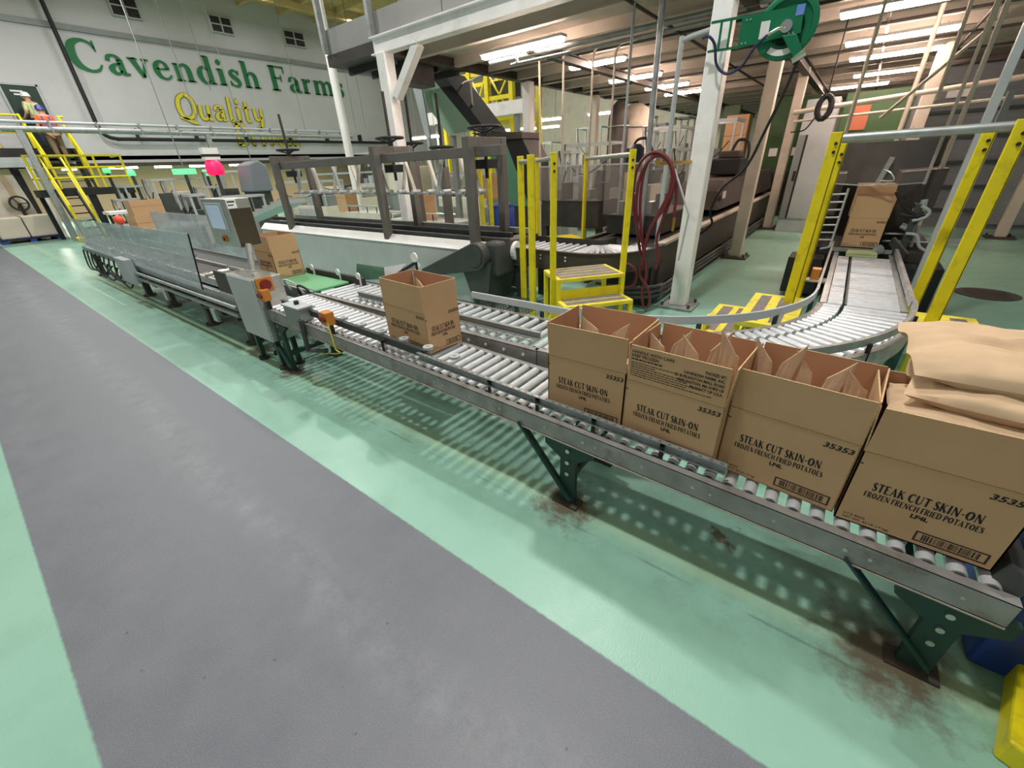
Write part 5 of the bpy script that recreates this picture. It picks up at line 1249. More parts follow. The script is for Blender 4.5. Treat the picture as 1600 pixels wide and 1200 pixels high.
E3 = carton('open carton standing in the carton erector behind the straight conveyor', (.065, 6.40, .655), 0, .35, .40, .32, .23, (R(0), R(2), R(2), R(2)), group=None)
# ---- bags piled on the nearest carton
def bigbag(lab, c, a, b, th, rz, tx=0, ty=0, seed=1):
    rr = random.Random(seed); ph = [rr.uniform(0, 6) for _ in range(8)]
    t = Matrix.Translation(Vector(c)) @ Matrix.Rotation(rz, 4, 'Z') @ Matrix.Rotation(tx, 4, 'X') @ Matrix.Rotation(ty, 4, 'Y')
    mb = MB(); nu, nv = 64, 44; vs = []
    cre = [(rr.uniform(-.7, .9), rr.uniform(-.8, .8), rr.uniform(0, pi), rr.uniform(.25, .7), rr.choice((-1, -1, 1))*rr.uniform(.006, .016)) for _ in range(22)]
    def surf(u, v, s):
        e = max(0, 1-abs(u)**5)*max(0, 1-abs(v)**4)
        neck = max(0, (-u-.70)/.30)
        h = th*(e**.40)*(1-.55*neck)*(1+.08*math.sin(2.1*u+ph[0])*math.sin(2.3*v+ph[1]))
        for cu, cv, g, L_, am in cre:
            du, dv_ = u-cu, (v-cv)*.6; along = du*math.cos(g)+dv_*math.sin(g); off = abs(-du*math.sin(g)+dv_*math.cos(g))
            if abs(along) < L_: h += am*e**.5*max(0, 1-off/.10)*(1-(along/L_)**2)
        h += .004*neck*math.sin(22*v+ph[2])*e**.3
        return Vector((a*u*(1+.015*math.sin(5*v+ph[6])), b*v*(1-.12*neck), s*h+.012*neck*math.sin(7*v+ph[1])))
    for s in (1, -1):
        for i in range(nu+1):
            for j in range(nv+1): vs.append(t @ surf(-1+2*i/nu, -1+2*j/nv, s))
    q = (nu+1)*(nv+1); fs = []
    for i in range(nu):
        for j in range(nv):
            k = i*(nv+1)+j; fs.append((k, k+nv+1, k+nv+2, k+1)); fs.append((q+k+1, q+k+nv+2, q+k+nv+1, q+k))
    mb.add(vs, fs)
    return single('large_paper_bag', mb, PAPER, lab, 'bag', 'large paper bags piled on the nearest carton', smooth=True)
bigbag('uppermost large paper bag of the pile on the nearest carton', (.665, 1.875, 1.062), .375, .225, .050, R(4), ty=R(1), tx=R(5), seed=2)
bigbag('middle large paper bag of the pile, with a folded end pointing left', (.685, 1.765, .990), .37, .185, .042, R(-3), ty=R(1), tx=R(3), seed=5)
bigbag('lowest large paper bag of the pile, just above the raised carton flap', (.64, 1.70, .920), .36, .150, .042, R(-1), seed=8)
# ---- things cut by the lower right edge
t = thing('yellow_guard', 'yellow bent steel guard cut by the lower right corner', 'guard', (.95, 1.5, 0))
mb = MB().prism([(.80, 1.30, 0), (1.25, 1.15, 0), (1.30, 1.65, 0), (.92, 1.80, 0)], (0, 0, .10)); obj('foot', mb, YELLOW, t, bevel=.01)
obj('upright', MB().prism([(.84, 1.36, .10), (1.2, 1.22, .10), (1.25, 1.6, .10), (.95, 1.72, .10)], (-.0, -.02, .30)), YELLOW, t, bevel=.02)
single('blue_tote', MB().box(.78, 1.20, 1.62, 2.1, 0, .60), BLUE, 'blue plastic tote at the right edge behind the low end of the conveyor', 'tote', bevel=.02)
t = thing('floor_drain', 'rusty brown oval drain cover in the green floor at the right', 'drain', (1.7, 7.58, 0))
obj('cover', MB().cyl((1.7, 7.58, 0), (1.7, 7.58, .008), .30, 28), BROWN, t)
mb = MB()
for k in range(5): mb.box(1.5, 1.9, 7.40+k*.09, 7.43+k*.09, .008, .011)
obj('slots', mb, DARK, t)

# ================================================================ far right
t = thing('clad_freezer', 'huge dark grey ribbed metal clad machine at the far right', 'machine', (3.4, 14.5, 0))
obj('cladding', MB().box(.75, 6.4, 14, 18, .0, 3.1), DGREY, t)
for i in range(6): obj('horizontal_rib', MB().box(.72, 6.4, 13.94, 14.0, .35+i*.48, .41+i*.48), CHARC, t)
a = ony(1498, 143, 13.94); s = obj('white_label', MB().box(a.x-.17, a.x+.17, 13.92, 13.94, a.z-.1, a.z+.1), STICK, t)
obj('door', MB().box(2.4, 3.6, 13.93, 13.98, .1, 1.4), GREYP, t)
t = thing('tall_grey_cabinet', 'light grey double door cabinet behind the black cable ring', 'cabinet', (-.95, 12.5, 0))
obj('cabinet_body', MB().box(-1.24, -.66, 12.2, 12.8, .0, 2.65), LGREY, t, bevel=.01)
obj('door', MB().box(-1.22, -1.10, 12.17, 12.2, .3, 2.0), GREYP, t); obj('door', MB().box(-1.06, -.70, 12.17, 12.2, .3, 2.0), LGREY, t)
obj('black_seam', MB().box(-1.10, -1.06, 12.165, 12.2, .3, 2.0), BLACK, t); obj('handle', MB().box(-1.16, -1.11, 12.14, 12.17, 1.1, 1.3), BLACK, t)
t = thing('green_machine', 'dark olive green machine with a rust red panel behind the clear guard', 'machine', (-.2, 13.2, 0))
obj('body', MB().box(-.6, .55, 12.9, 14.5, 0, 2.75), GREEN, t, bevel=.01); obj('red_panel', MB().box(-.40, -.12, 12.87, 12.9, 2.05, 2.5), mat('rust_red_panel', (168, 92, 60), .5, 0, .08, 3), t)
obj('front_block', MB().box(-.55, .4, 12.5, 12.9, .3, 1.3), DARK, t)
for i, (px, w_, lab) in enumerate(((1205, .8, 'dark green machine panel between the second and third columns'), (1240, .55, 'dark green machine panel between the third column and the grey cabinet'), (1130, .45, 'dark green tall panel left of the second column'))):
    a = ony(px, 250, 15.0+i*.4); t = thing('green_panel_machine', lab, 'machine', (a.x, 15+i*.4, 0))
    obj('body', MB().box(a.x-w_/2, a.x+w_/2, 15.0+i*.4, 16, 0, 3.0), GREEN, t); obj('lower_panel', MB().box(a.x-w_/2+.05, a.x+w_/2-.05, 14.97+i*.4, 15+i*.4, .3, 1.2), DARK, t)
    obj('screen', MB().box(a.x-.1, a.x+.1, 14.97+i*.4, 15.0+i*.4, 1.6, 1.8), STICK, t)

# ================================================================ middle background under the deck
for i, (px, r_, m, lab) in enumerate(((992, .50, TAN, 'wide tan round vessel behind the maroon hose'), (966, .28, BROWN, 'brown round pipe vessel left of the wide tan one'))):
    yv = 13.5-1.1*i; a = ony(px, 200, yv); t = thing('round_vessel', lab, 'tank', (a.x, yv, 0))
    obj('shell', MB().lathe((a.x, yv, 0), (0, 0, 1), [(r_, 0), (r_, 2.7), (r_*.8, 2.95), (r_*.3, 3.1)], 28), m, t, smooth=True)
    for z in (.9, 1.8, 2.5): obj('band', MB().tube([(a.x+(r_+.01)*math.cos(2*pi*k/24), yv+(r_+.01)*math.sin(2*pi*k/24), z) for k in range(24)], .02, 6, closed=True), GALV, t)
def machine(lab, x0, x1, y0, y1, h, m, seed, name='packing_machine', top=None):
    rr = random.Random(seed); t = thing(name, lab, 'machine', ((x0+x1)/2, (y0+y1)/2, 0)); hb = h*.5
    obj('body', MB().box(x0, x1, y0, y1, .12, hb), m, t, bevel=.01)
    for x in (x0+.06, x1-.06):
        for y in (y0+.06, y1-.06): obj('leg', MB().box(x-.03, x+.03, y-.03, y+.03, 0, .12), DARK, t)
    f = MB()
    for x in (x0+.04, x1-.04):
        for y in (y0+.04, y1-.04): f.box(x-.025, x+.025, y-.025, y+.025, hb, h)
    f.box(x0, x1, y0+.01, y0+.07, h-.06, h).box(x0, x1, y1-.07, y1-.01, h-.06, h).box(x0+.01, x0+.07, y0, y1, h-.06, h).box(x1-.07, x1-.01, y0, y1, h-.06, h)
    obj('upper_frame', f, top or LGREY, t)
    n = max(2, int((x1-x0)/.35))
    for k in range(n):
        x = x0+(k+.5)*(x1-x0)/n; z = hb+rr.uniform(.1, .35)*h*.8; w_ = .5*(x1-x0)/n
        obj('mechanism', MB().box(x-w_*rr.uniform(.4, .9), x+w_*rr.uniform(.4, .9), y0+.1, y1-.1, hb, z), rr.choice((STEEL, CHARC, LGREY, CREAMW, DARK, GREYP)), t, bevel=.008)
        obj('door', MB().box(x-w_*.85, x+w_*.85, y0-.012, y0, .2, hb-.08), rr.choice((m, LGREY, GREYP)), t)
    obj('cable', MB().tube(smoothpts([(x0+.1, y0-.02, h), (x0+.2, y0-.06, h*.8), (x0+.5*(x1-x0), y0-.05, h*.66), (x1-.1, y0-.02, h*.8)], 6), .015, 6), BLACK, t)
    return t
def at(px0, px1, py, y): a = ony(px0, py, y); b_ = ony(px1, py, y); return a.x, b_.x
x0, x1 = at(868, 892, 260, 8.6); t = machine('pale blue grey electrical cabinet behind the first pair of yellow posts', x0, x1, 8.6, 9.0, 1.9, LGREY, 1, 'electrical_cabinet')
x0, x1 = at(890, 965, 240, 11); machine('silver packing machine behind the cream column in the middle', x0, x1, 10.6, 11.4, 2.1, LGREY, 2)
x0, x1 = at(940, 962, 190, 14); machine('blue grey machine high behind the cream column', x0, x1+.8, 14.5, 15.5, 2.9, GREYP, 3)
x0, x1 = at(1000, 1060, 230, 10.5); machine('pale packing machine with hanging cables behind the vertical conduit', x0, x1, 10.5, 11.5, 2.3, CREAMW, 4)
x0, x1 = at(1045, 1080, 240, 9.8); machine('slate blue machine left of the white column', x0, x1, 9.8, 10.4, 1.85, mat('slate_blue', (92, 102, 122), .5, 0, .08, 3), 5)
x0, x1 = at(1095, 1150, 200, 13); machine('cream machine behind the white hose reel column', x0, x1, 13, 14, 2.5, CREAMW, 6)
x0, x1 = at(1165, 1200, 240, 11.0)
t = thing('motor_block', 'black motor block with a cable on top of the dark packing line', 'motor', (-2.3, 11.0, 1.30))
obj('block', MB().box(-2.62, -2.0, 10.6, 11.5, 1.30, 1.62), BLACK, t, bevel=.03); obj('cap', MB().box(-2.5, -2.1, 10.8, 11.3, 1.62, 1.76), BROWN, t, bevel=.03)
obj('cable', MB().tube(smoothpts([(-2.3, 11, 1.74), (-2.2, 11, 1.95), (-2.0, 11, 1.9), (-1.95, 11, 1.6)], 6), .03, 8), BLACK, t, smooth=True)
x0, x1 = at(1140, 1160, 215, 15.4); xx = (x0+x1)/2
for k in range(3):
    single('stacked_carton', MB().box(xx-.30, xx+.30, 15.2, 15.7, 1.15+k*.52, 1.66+k*.52), CARD, ('lowest', 'middle', 'topmost')[k] + ' brown carton of the stack right of the white hose reel column', 'box', 'cartons stacked right of the hose reel column')
single('carton_table', MB().box(xx-.45, xx+.45, 15.1, 15.8, 1.09, 1.15).box(xx-.43, xx-.37, 15.15, 15.2, 0, 1.09).box(xx+.37, xx+.43, 15.15, 15.2, 0, 1.09).box(xx-.43, xx-.37, 15.7, 15.76, 0, 1.09).box(xx+.37, xx+.43, 15.7, 15.76, 0, 1.09), GREYP, 'grey table carrying the stack of cartons behind the white column', 'table')

for i, (pa, pb, y, h, m_, lab) in enumerate(((832, 862, 17.0, 2.5, LGREY, 'tall pale machine far behind the left yellow front posts'), (900, 940, 18.5, 3.0, GREYP, 'tall grey machine far behind the cream column'), (1010, 1040, 15.5, 2.7, LGREY, 'tall pale machine beyond the tan round vessel'), (1050, 1075, 18.0, 3.0, CREAMW, 'tall cream machine far behind the elbow pipe'), (770, 805, 15.5, 2.4, CREAMW, 'cream machine below the yellow gantry'))):
    x0, x1 = at(pa, pb, 200, y); machine(lab, x0, x1, y, y+.9, h, m_, 40+i)
# ---- inclined elevator below the deck edge
el = thing('inclined_elevator', 'steep elevator with green side panels and a black belt under the deck edge', 'elevator', (-6.2, 8.0, 0))
ye = 7.6
A1, A2, A3, A4 = ony(664, 108, ye), ony(742, 204, ye), ony(700, 210, ye), ony(640, 128, ye)
obj('upper_panel', MB().prism([A1, A2, A3, A4], (0, .03, 0)), mat('pale_green_sheet', (142, 176, 150), .4, 0, .06, 2), el)
B1, B2 = ony(690, 112, ye), ony(763, 208, ye)
obj('black_belt', MB().prism([A1, B1, B2, A2], (0, .7, 0)), BLACK, el)
C1, C2, C3, C4 = ony(786, 218, ye), ony(818, 300, ye), ony(800, 300, ye), ony(760, 218, ye)
obj('lower_panel', MB().prism([ony(752, 212, ye), ony(792, 214, ye), ony(826, 322, ye), ony(798, 322, ye)], (0, .03, 0)), mat('teal_green_sheet', (96, 158, 130), .4, 0, .06, 2), el)
obj('black_belt', MB().prism([ony(765, 205, ye), ony(812, 208, ye), ony(832, 250, ye), ony(834, 318, ye), ony(826, 318, ye), ony(790, 222, ye)], (0, .6, 0)), BLACK, el)
obj('dark_head', MB().prism([ony(735, 208, ye-.05), ony(815, 206, ye-.05), ony(815, 216, ye-.05), ony(770, 219, ye-.05)], (0, .7, 0)), BROWN, el)
p = ony(700, 212, ye); obj('support', MB().box(p.x-.06, p.x+.06, ye+.1, ye+.2, 0, p.z), GREYP, el)
p = ony(815, 322, ye); obj('foot_box', MB().box(p.x-.3, p.x+.2, ye, ye+.6, 0, p.z), DARK, el)
q = [ony(622, 148, ye-.6), ony(655, 125, ye-.6), ony(664, 205, ye-.6), ony(655, 190, ye-.6)]
obj('white_side_frame', MB().prism([ony(640, 118, ye-.2), ony(655, 118, ye-.2), ony(672, 215, ye-.2), ony(665, 215, ye-.2)], (0, .04, 0)), LGREY, el)
pp = ony(668, 215, ye-.2); obj('frame_leg', MB().box(pp.x-.04, pp.x+.04, ye-.2, ye-.12, 0, pp.z), LGREY, el)
# ---- yellow gantry far behind
yg = 13.0; t = thing('yellow_gantry', 'tall yellow steel gantry with diagonal bars seen below the deck edge', 'gantry', (ony(750, 160, yg).x, yg+.8, 0))
gp = [ony(px, 150, yg).x for px in (692, 735, 762, 800)]
for i, x in enumerate(gp):
    for yy in (yg, yg+1.6): obj('post', MB().box(x-.08, x+.08, yy-.08, yy+.08, 0, 4.6), YELLOW, t)
for z in (3.1, 3.7, 4.45):
    for yy in (yg, yg+1.6): obj('cross_beam', MB().box(gp[0], gp[-1], yy-.05, yy+.05, z-.06, z+.06), YELLOW, t)
for i in range(3):
    for s in (0, 1): obj('diagonal', MB().beam((gp[i+s], yg, 3.1), (gp[i+1-s], yg, 4.45), .05, .05), YELLOW, t)
obj('deck', MB().box(gp[0], gp[-1], yg, yg+1.6, 3.0, 3.06), YELLOW, t)
obj('machine_on_deck', MB().box(gp[1], gp[3], yg+.3, yg+1.3, 3.06, 3.7), LGREY, t); obj('dark_block', MB().box(gp[2], gp[3], yg+.2, yg+.5, 3.7, 4.2), CHARC, t)
a = ony(745, 176, 12.3); t = thing('white_duct', 'white horizontal duct crossing below the yellow gantry', 'duct', (a.x, 12.3, 0))
obj('duct', MB().box(a.x-2.4, a.x+2.0, 12.2, 12.6, a.z-.18, a.z+.18), WHITE, t)
for s in (-2.0, 1.6): obj('stand', MB().box(a.x+s-.05, a.x+s+.05, 12.3, 12.5, 0, a.z-.18), GREYP, t)
# ---- cream conveyors and cartons seen through the gates
yw = 6.9
for i, (pa, pb, py, y, h, lab) in enumerate(((538, 610, 322, 6.4, .80, 'cream low conveyor behind the middle gate, left part'), (600, 712, 332, 6.2, .72, 'cream low conveyor behind the right gate'), (640, 760, 316, 8.7, .95, 'cream conveyor behind, crossing below the elevator'))):
    x0, x1 = at(pa, pb, py, y); t = thing('white_conveyor', lab, 'conveyor', ((x0+x1)/2, y, 0))
    obj('side_panel', MB().box(x0, x1, y, y+.04, h-.22, h), CREAMW, t, bevel=.01); obj('far_side_panel', MB().box(x0, x1, y+.5, y+.54, h-.22, h), CREAMW, t)
    obj('belt', MB().box(x0+.02, x1-.02, y+.05, y+.49, h-.06, h-.02), LGREY, t)
    for x in (x0+.15, x1-.15):
        for yy in (y+.02, y+.52): obj('leg', MB().box(x-.03, x+.03, yy-.02, yy+.02, 0, h-.22), CREAMW, t)
    obj('upper_rail', MB().cyl((x0, y, h+.14), (x1, y, h+.14), .018, 8), STEEL, t)
    for k in range(5):
        x = x0+(k+.5)*(x1-x0)/5; obj('rail_post', MB().cyl((x, y+.01, h-.02), (x, y+.01, h+.14), .012, 6), BLACK, t)
def simplebox(lab, x, y, z, a, b_, c, rz=0, group='cartons on the lines behind the gates'):
    t = thing('shipping_carton', lab, 'box', (x, y, z), rz, group)
    obj('carton_body', MB().box(-a/2, a/2, -b_/2, b_/2, 0, c), CARD, t, local=True)
    mb = MB().beam((-a/2, -b_/2, c), (-a/2-.05, -b_/2, c+.15), .005, b_); obj('flap', MB().box(-a/2, a/2, -b_/2-.004, -b_/2, c, c+.15), CARD, t, local=True); obj('flap', MB().box(a/2, a/2+.004, -b_/2, b_/2, c, c+.15), CARD, t, local=True)
def onto(lab, px, py, y, z, a, b_, c, rz=0):
    p = ony(px, py, y); simplebox(lab, p.x, y, z, a, b_, c, rz)
onto('carton standing on the cream conveyor between the left and middle gates', 545, 325, 6.65, .78, .42, .34, .34)
onto('carton on the cream conveyor right of the middle gate', 662, 322, 6.45, .70, .40, .34, .40)
onto('carton at the far cream conveyor beside the right gate', 765, 316, 8.95, .93, .4, .34, .4)
t = thing('cream_machine_hood', 'large cream hood between the middle gate and the white braced column', 'machine', (-9.3, 9.6, 0))
x0, x1 = at(588, 652, 280, 9.4); obj('hood', MB().prism([(x0, 9.4, 1.0), (x1, 9.4, 1.0), (x1, 9.4, 1.77), (x0+.35, 9.4, 1.77)], (0, .8, 0)), CREAMW, t, bevel=.02)
obj('base', MB().box(x0+.1, x1-.1, 9.45, 10.15, .0, 1.0), GREYP, t)
bl = ony(783, 322, 6.9); t = thing('blue_drum', 'blue plastic drum seen through the right gate', 'drum', (bl.x, 6.9, 0))
obj('drum', MB().lathe((bl.x, 6.9, 0), (0, 0, 1), [(.24, 0), (.27, .05), (.27, .9), (.25, .95)], 22), BLUE, t, smooth=True); obj('lid', MB().cyl((bl.x, 6.9, .95), (bl.x, 6.9, .99), .26, 22), BLUE, t)
t = thing('crossover_rail', 'pair of slim yellow posts seen inside the right gate', 'handrail', (-5, 7.2, 0))
for px in (752, 766):
    p = ony(px, 300, 6.3); obj('tall_post', MB().box(p.x-.035, p.x+.035, 6.28, 6.32, 0, 1.7), YELLOW, t)
p1, p2 = ony(752, 300, 6.3), ony(766, 300, 6.3); obj('hand_rail', MB().cyl((p1.x, 6.3, 1.66), (p2.x, 6.3, 1.66), .024, 8), GALV, t)
x0, x1 = at(655, 700, 270, 11); machine('tan packing machine behind the right gate', x0, x1, 11, 11.8, 2.2, TAN, 11)
x0, x1 = at(690, 760, 280, 9.9); machine('cream infeed machine left of the blue drum', x0, x1, 9.9, 10.4, 1.5, CREAMW, 12)
x0, x1 = at(430, 500, 300, 7.5); machine('grey and cream machine behind the left gate', x0, x1, 7.6, 8.4, 1.5, CREAMW, 13)
x0, x1 = at(490, 560, 285, 9.5); machine('cream machine with dark doors between left and middle gates', x0, x1, 9.5, 10.5, 1.7, CREAMW, 14)
x0, x1 = at(555, 600, 270, 12.4); machine('light grey machine under the tall white pipe', x0, x1, 12.4, 13.2, 2.45, LGREY, 15)

# ================================================================ left background
def blk(lab, px0, px1, x, z, w_, m, seed, name='packing_machine'):
    y0 = onx(px0, 300, x).y; y1 = onx(px1, 300, x).y
    return machine(lab, x-w_, x, y0, y1, z, m, seed, name)
blk('dark frame cabinet left of the green lit machine', 242, 276, -16.5, 1.75, .8, CHARC, 21, 'dark_cabinet')
blk('dark machine topped by a green glowing lamp', 272, 322, -17.5, 1.75, 1.0, DARK, 22)
blk('pale machine below the pink glowing beacon', 318, 345, -15, 1.5, .7, LGREY, 23)
blk('cluttered machine with brass pipes right of the pink beacon', 345, 392, -16, 1.9, 1.0, DARK, 24)
blk('black roller cabinet behind the open carton far left', 178, 214, -17.4, 1.25, .7, BLACK, 25, 'dark_cabinet')
blk('brown machine right of the yellow stairs', 196, 240, -19, 1.6, 1.0, BROWN, 26)
blk('tan machine with a sack roll behind the operator screen', 292, 322, -13.6, 1.35, .6, TAN, 27)
blk('dark grey machine right of the pink beacon on the long line', 360, 412, -13.2, 1.25, .8, CHARC, 28)
for i, (px, py, x, m_, lab) in enumerate(((166, 266, -21.4, 'g', 'green glowing signal lamp beside the yellow stair rails'), (205, 270, -20.2, 'g', 'green glowing signal lamp right of the yellow stair rails'), (288, 268, -17.2, 'g', 'wide green glowing signal lamp left of the pink beacon'), (322, 270, -17.2, 'g', 'narrow green glowing signal lamp beside the pink beacon'), (335, 262, -15.0, 'p', 'large pink glowing beacon above the machines'))):
    a = onx(px, py, x); s = .12 if m_ == 'g' else .24
    t = thing('signal_lamp', lab, 'lamp', (x, a.y, 0))
    gm = mat('green_signal', (110, 220, 170), .4, 0, .05, 3, emit=(90, 210, 130), estr=1.1) if m_ == 'g' else mat('pink_beacon', (236, 30, 100), .4, 0, .05, 3, emit=(230, 20, 80), estr=0.9)
    obj('lens', MB().lathe((x, a.y, a.z-s*.8), (0, 0, 1), [(s*.8, 0), (s*.95, s*.3), (s*.9, s*1.2), (s*.6, s*1.6)], 16) if i != 2 else MB().box(x-.1, x+.1, a.y-.30, a.y+.30, a.z-.08, a.z+.08), gm, t, smooth=i != 2)
    obj('post', MB().cyl((x, a.y, 0), (x, a.y, a.z-s*.8), .05, 10), CHARC, t)
    if m_ == 'p':
        obj('cap', MB().box(x-.12, x+.12, a.y-.2, a.y+.2, a.z+.2, a.z+.5), STICK, t); obj('dark_band', MB().box(x-.13, x+.13, a.y-.21, a.y+.21, a.z+.28, a.z+.34), BLACK, t)
a0 = onx(386, 270, -13.6); a1 = onx(420, 270, -13.6)
t = thing('motor_hood', 'blue grey rounded hood left of the gate frames', 'hood', (-13.6, (a0.y+a1.y)/2, 0))
obj('hood', MB().prism([(-13.6, a0.y, 1.30), (-13.6, a1.y, 1.30), (-13.6, a1.y, 1.95), (-13.6, (a0.y+a1.y)/2+.1, 2.10), (-13.6, a0.y+.1, 2.0)], (-.8, 0, 0)), mat('blue_grey_paint', (122, 128, 136), .45, .1, .06, 3), t, bevel=.04)
obj('stand', MB().box(-14.3, -13.7, a0.y+.05, a1.y-.05, 0, 1.30), CHARC, t)
wt_ = onx(210, 329, -16); t = thing('white_table', 'white topped table behind the clear guard at the left', 'table', (-16, wt_.y, 0))
obj('top', MB().box(-16.5, -15.8, wt_.y-.6, wt_.y+.6, .93, 1.0), WHITE, t)
for sx_ in (-16.4, -15.9):
    for sy in (-.5, .5): obj('leg', MB().box(sx_-.03, sx_+.03, wt_.y+sy-.03, wt_.y+sy+.03, 0, .93), CHARC, t)
lt = thing('low_line_table', 'low grey table holding two cartons past the clear side guard', 'table', (-14.3, 3.2, 0))
obj('top', MB().box(-15.6, -12.6, 2.62, 4.0, .64, .70), GREYP, lt)
for x in (-15.5, -12.7):
    for y in (2.7, 3.9): obj('leg', MB().box(x-.04, x+.04, y-.04, y+.04, 0, .64), CHARC, lt)
simplebox('wide open carton at the front of the low grey table', -13.4, 2.95, .70, .75, .45, .14, group='cartons on the low grey table')
simplebox('wide carton standing behind on the low grey table', -15.2, 3.5, .70, .55, .7, .42, group='cartons on the low grey table')
t = thing('red_knob_post', 'small post with an orange red ball behind the clear side guard', 'post', (-13, 2.4, 0))
a = onx(186, 344, -14.2); obj('post', MB().cyl((-14.2, a.y, 0), (-14.2, a.y, a.z), .03, 8), CHARC, t); obj('ball', MB().ball((-14.2, a.y, a.z), .11), mat('orange_red', (230, 84, 60), .4, 0, .05, 6), t, smooth=True)
onto2 = onx(408, 312, -11.5)
lt2 = thing('slatted_incline', 'slatted incline conveyor with a carton left of the left gate', 'conveyor', (-11.4, onto2.y, 0))
obj('frame', MB().beam((-12.6, onto2.y-.4, .55), (-10.2, onto2.y+.2, 1.15), .7, .08), LGREY, lt2)
for k in range(9): f = k/8; obj('slat', MB().cyl((-12.5+2.2*f, onto2.y-.75+.6*f, .62+.58*f), (-12.5+2.2*f, onto2.y-.05+.6*f, .62+.58*f), .03, 8), STEEL, lt2)
for p_ in ((-12.4, onto2.y-.4, .55), (-10.4, onto2.y+.1, 1.05)): obj('leg', MB().box(p_[0]-.04, p_[0]+.04, p_[1]-.04, p_[1]+.04, 0, p_[2]), GREYP, lt2)

# ---- yellow platform, stairs and two people at the far left
pf = thing('stair_platform', 'black and yellow stair platform below the green door', 'platform', (-22.6, 3.3, 0))
obj('upper_deck', MB().box(-24.95, -23.2, 2.2, 4.15, 2.62, 2.88), BLACK, pf)
obj('lower_deck', MB().box(-22.1, -20.9, 2.30, 4.75, 1.36, 1.58), BLACK, pf)
for y in (3.05, 3.98): obj('stringer', MB().beam((-23.25, y, 2.75), (-22.05, y, 1.45), .05, .24), BLACK, pf)
for k in range(6): f = (k+.5)/6; obj('tread', MB().box(-23.2+1.1*f-.12, -23.2+1.1*f+.12, 3.05, 3.98, 2.80-1.3*f-.03, 2.80-1.3*f), BROWN, pf)
for y in (2.70, 3.2): obj('stringer', MB().beam((-20.95, y, 1.45), (-19.9, y, .05), .05, .22), BLACK, pf)
for k in range(6): f = (k+.5)/6; obj('tread', MB().box(-20.95+1.0*f-.11, -20.95+1.0*f+.11, 2.72, 3.18, 1.42-1.35*f-.03, 1.42-1.35*f), BLACK, pf)
for (x, y) in ((-24.5, 2.3), (-23.4, 2.3), (-23.4, 4.0), (-22.0, 2.4), (-22.0, 4.65), (-21.0, 3.5), (-21.0, 4.65)): obj('leg', MB().box(x-.06, x+.06, y-.06, y+.06, 0, 2.62 if x < -23 else 1.36), BLACK, pf)
def rail(p, q, r=.032): obj('yellow_rail', MB().cyl(p, q, r, 8), YELLOW, pf)
def up(x, y, z0, z1): obj('yellow_post', MB().cyl((x, y, z0), (x, y, z1), .034, 8), YELLOW, pf)
for z in (1.90, 2.2, 2.55):
    rail((-20.92, 2.32, z), (-20.92, 4.75, z)); rail((-22.1, 4.73, z), (-20.92, 4.73, z))
for y in (3.3, 4.0, 4.73): up(-20.92, y, 1.58, 2.57)
up(-20.92, 2.36, 1.58, 2.57)
for z in (3.35, 3.85): rail((-23.2, 2.2, z), (-23.2, 3.05, z)); rail((-24.9, 2.2, z), (-23.2, 2.2, z)); rail((-23.2, 4.0, z), (-23.2, 4.15, z))
for y in (2.2, 3.03): up(-23.2, y, 2.88, 3.86)
for y in (3.03, 4.0):
    for dz in (.55, 1.0): rail((-23.2, y, 2.88+dz), (-22.05, y, 1.58+dz), .036)
    up(-22.62, y, 2.2, 3.2); up(-22.05, y, 1.58, 2.58)
for y in (2.70, 3.2):
    for dz in (.55, 1.0): rail((-20.92, y, 1.5+dz), (-19.9, y, .1+dz))
    up(-19.9, y, 0, 1.1)
rail((-21.5, 2.36, 1.9), (-20.92, 2.36, 1.9))

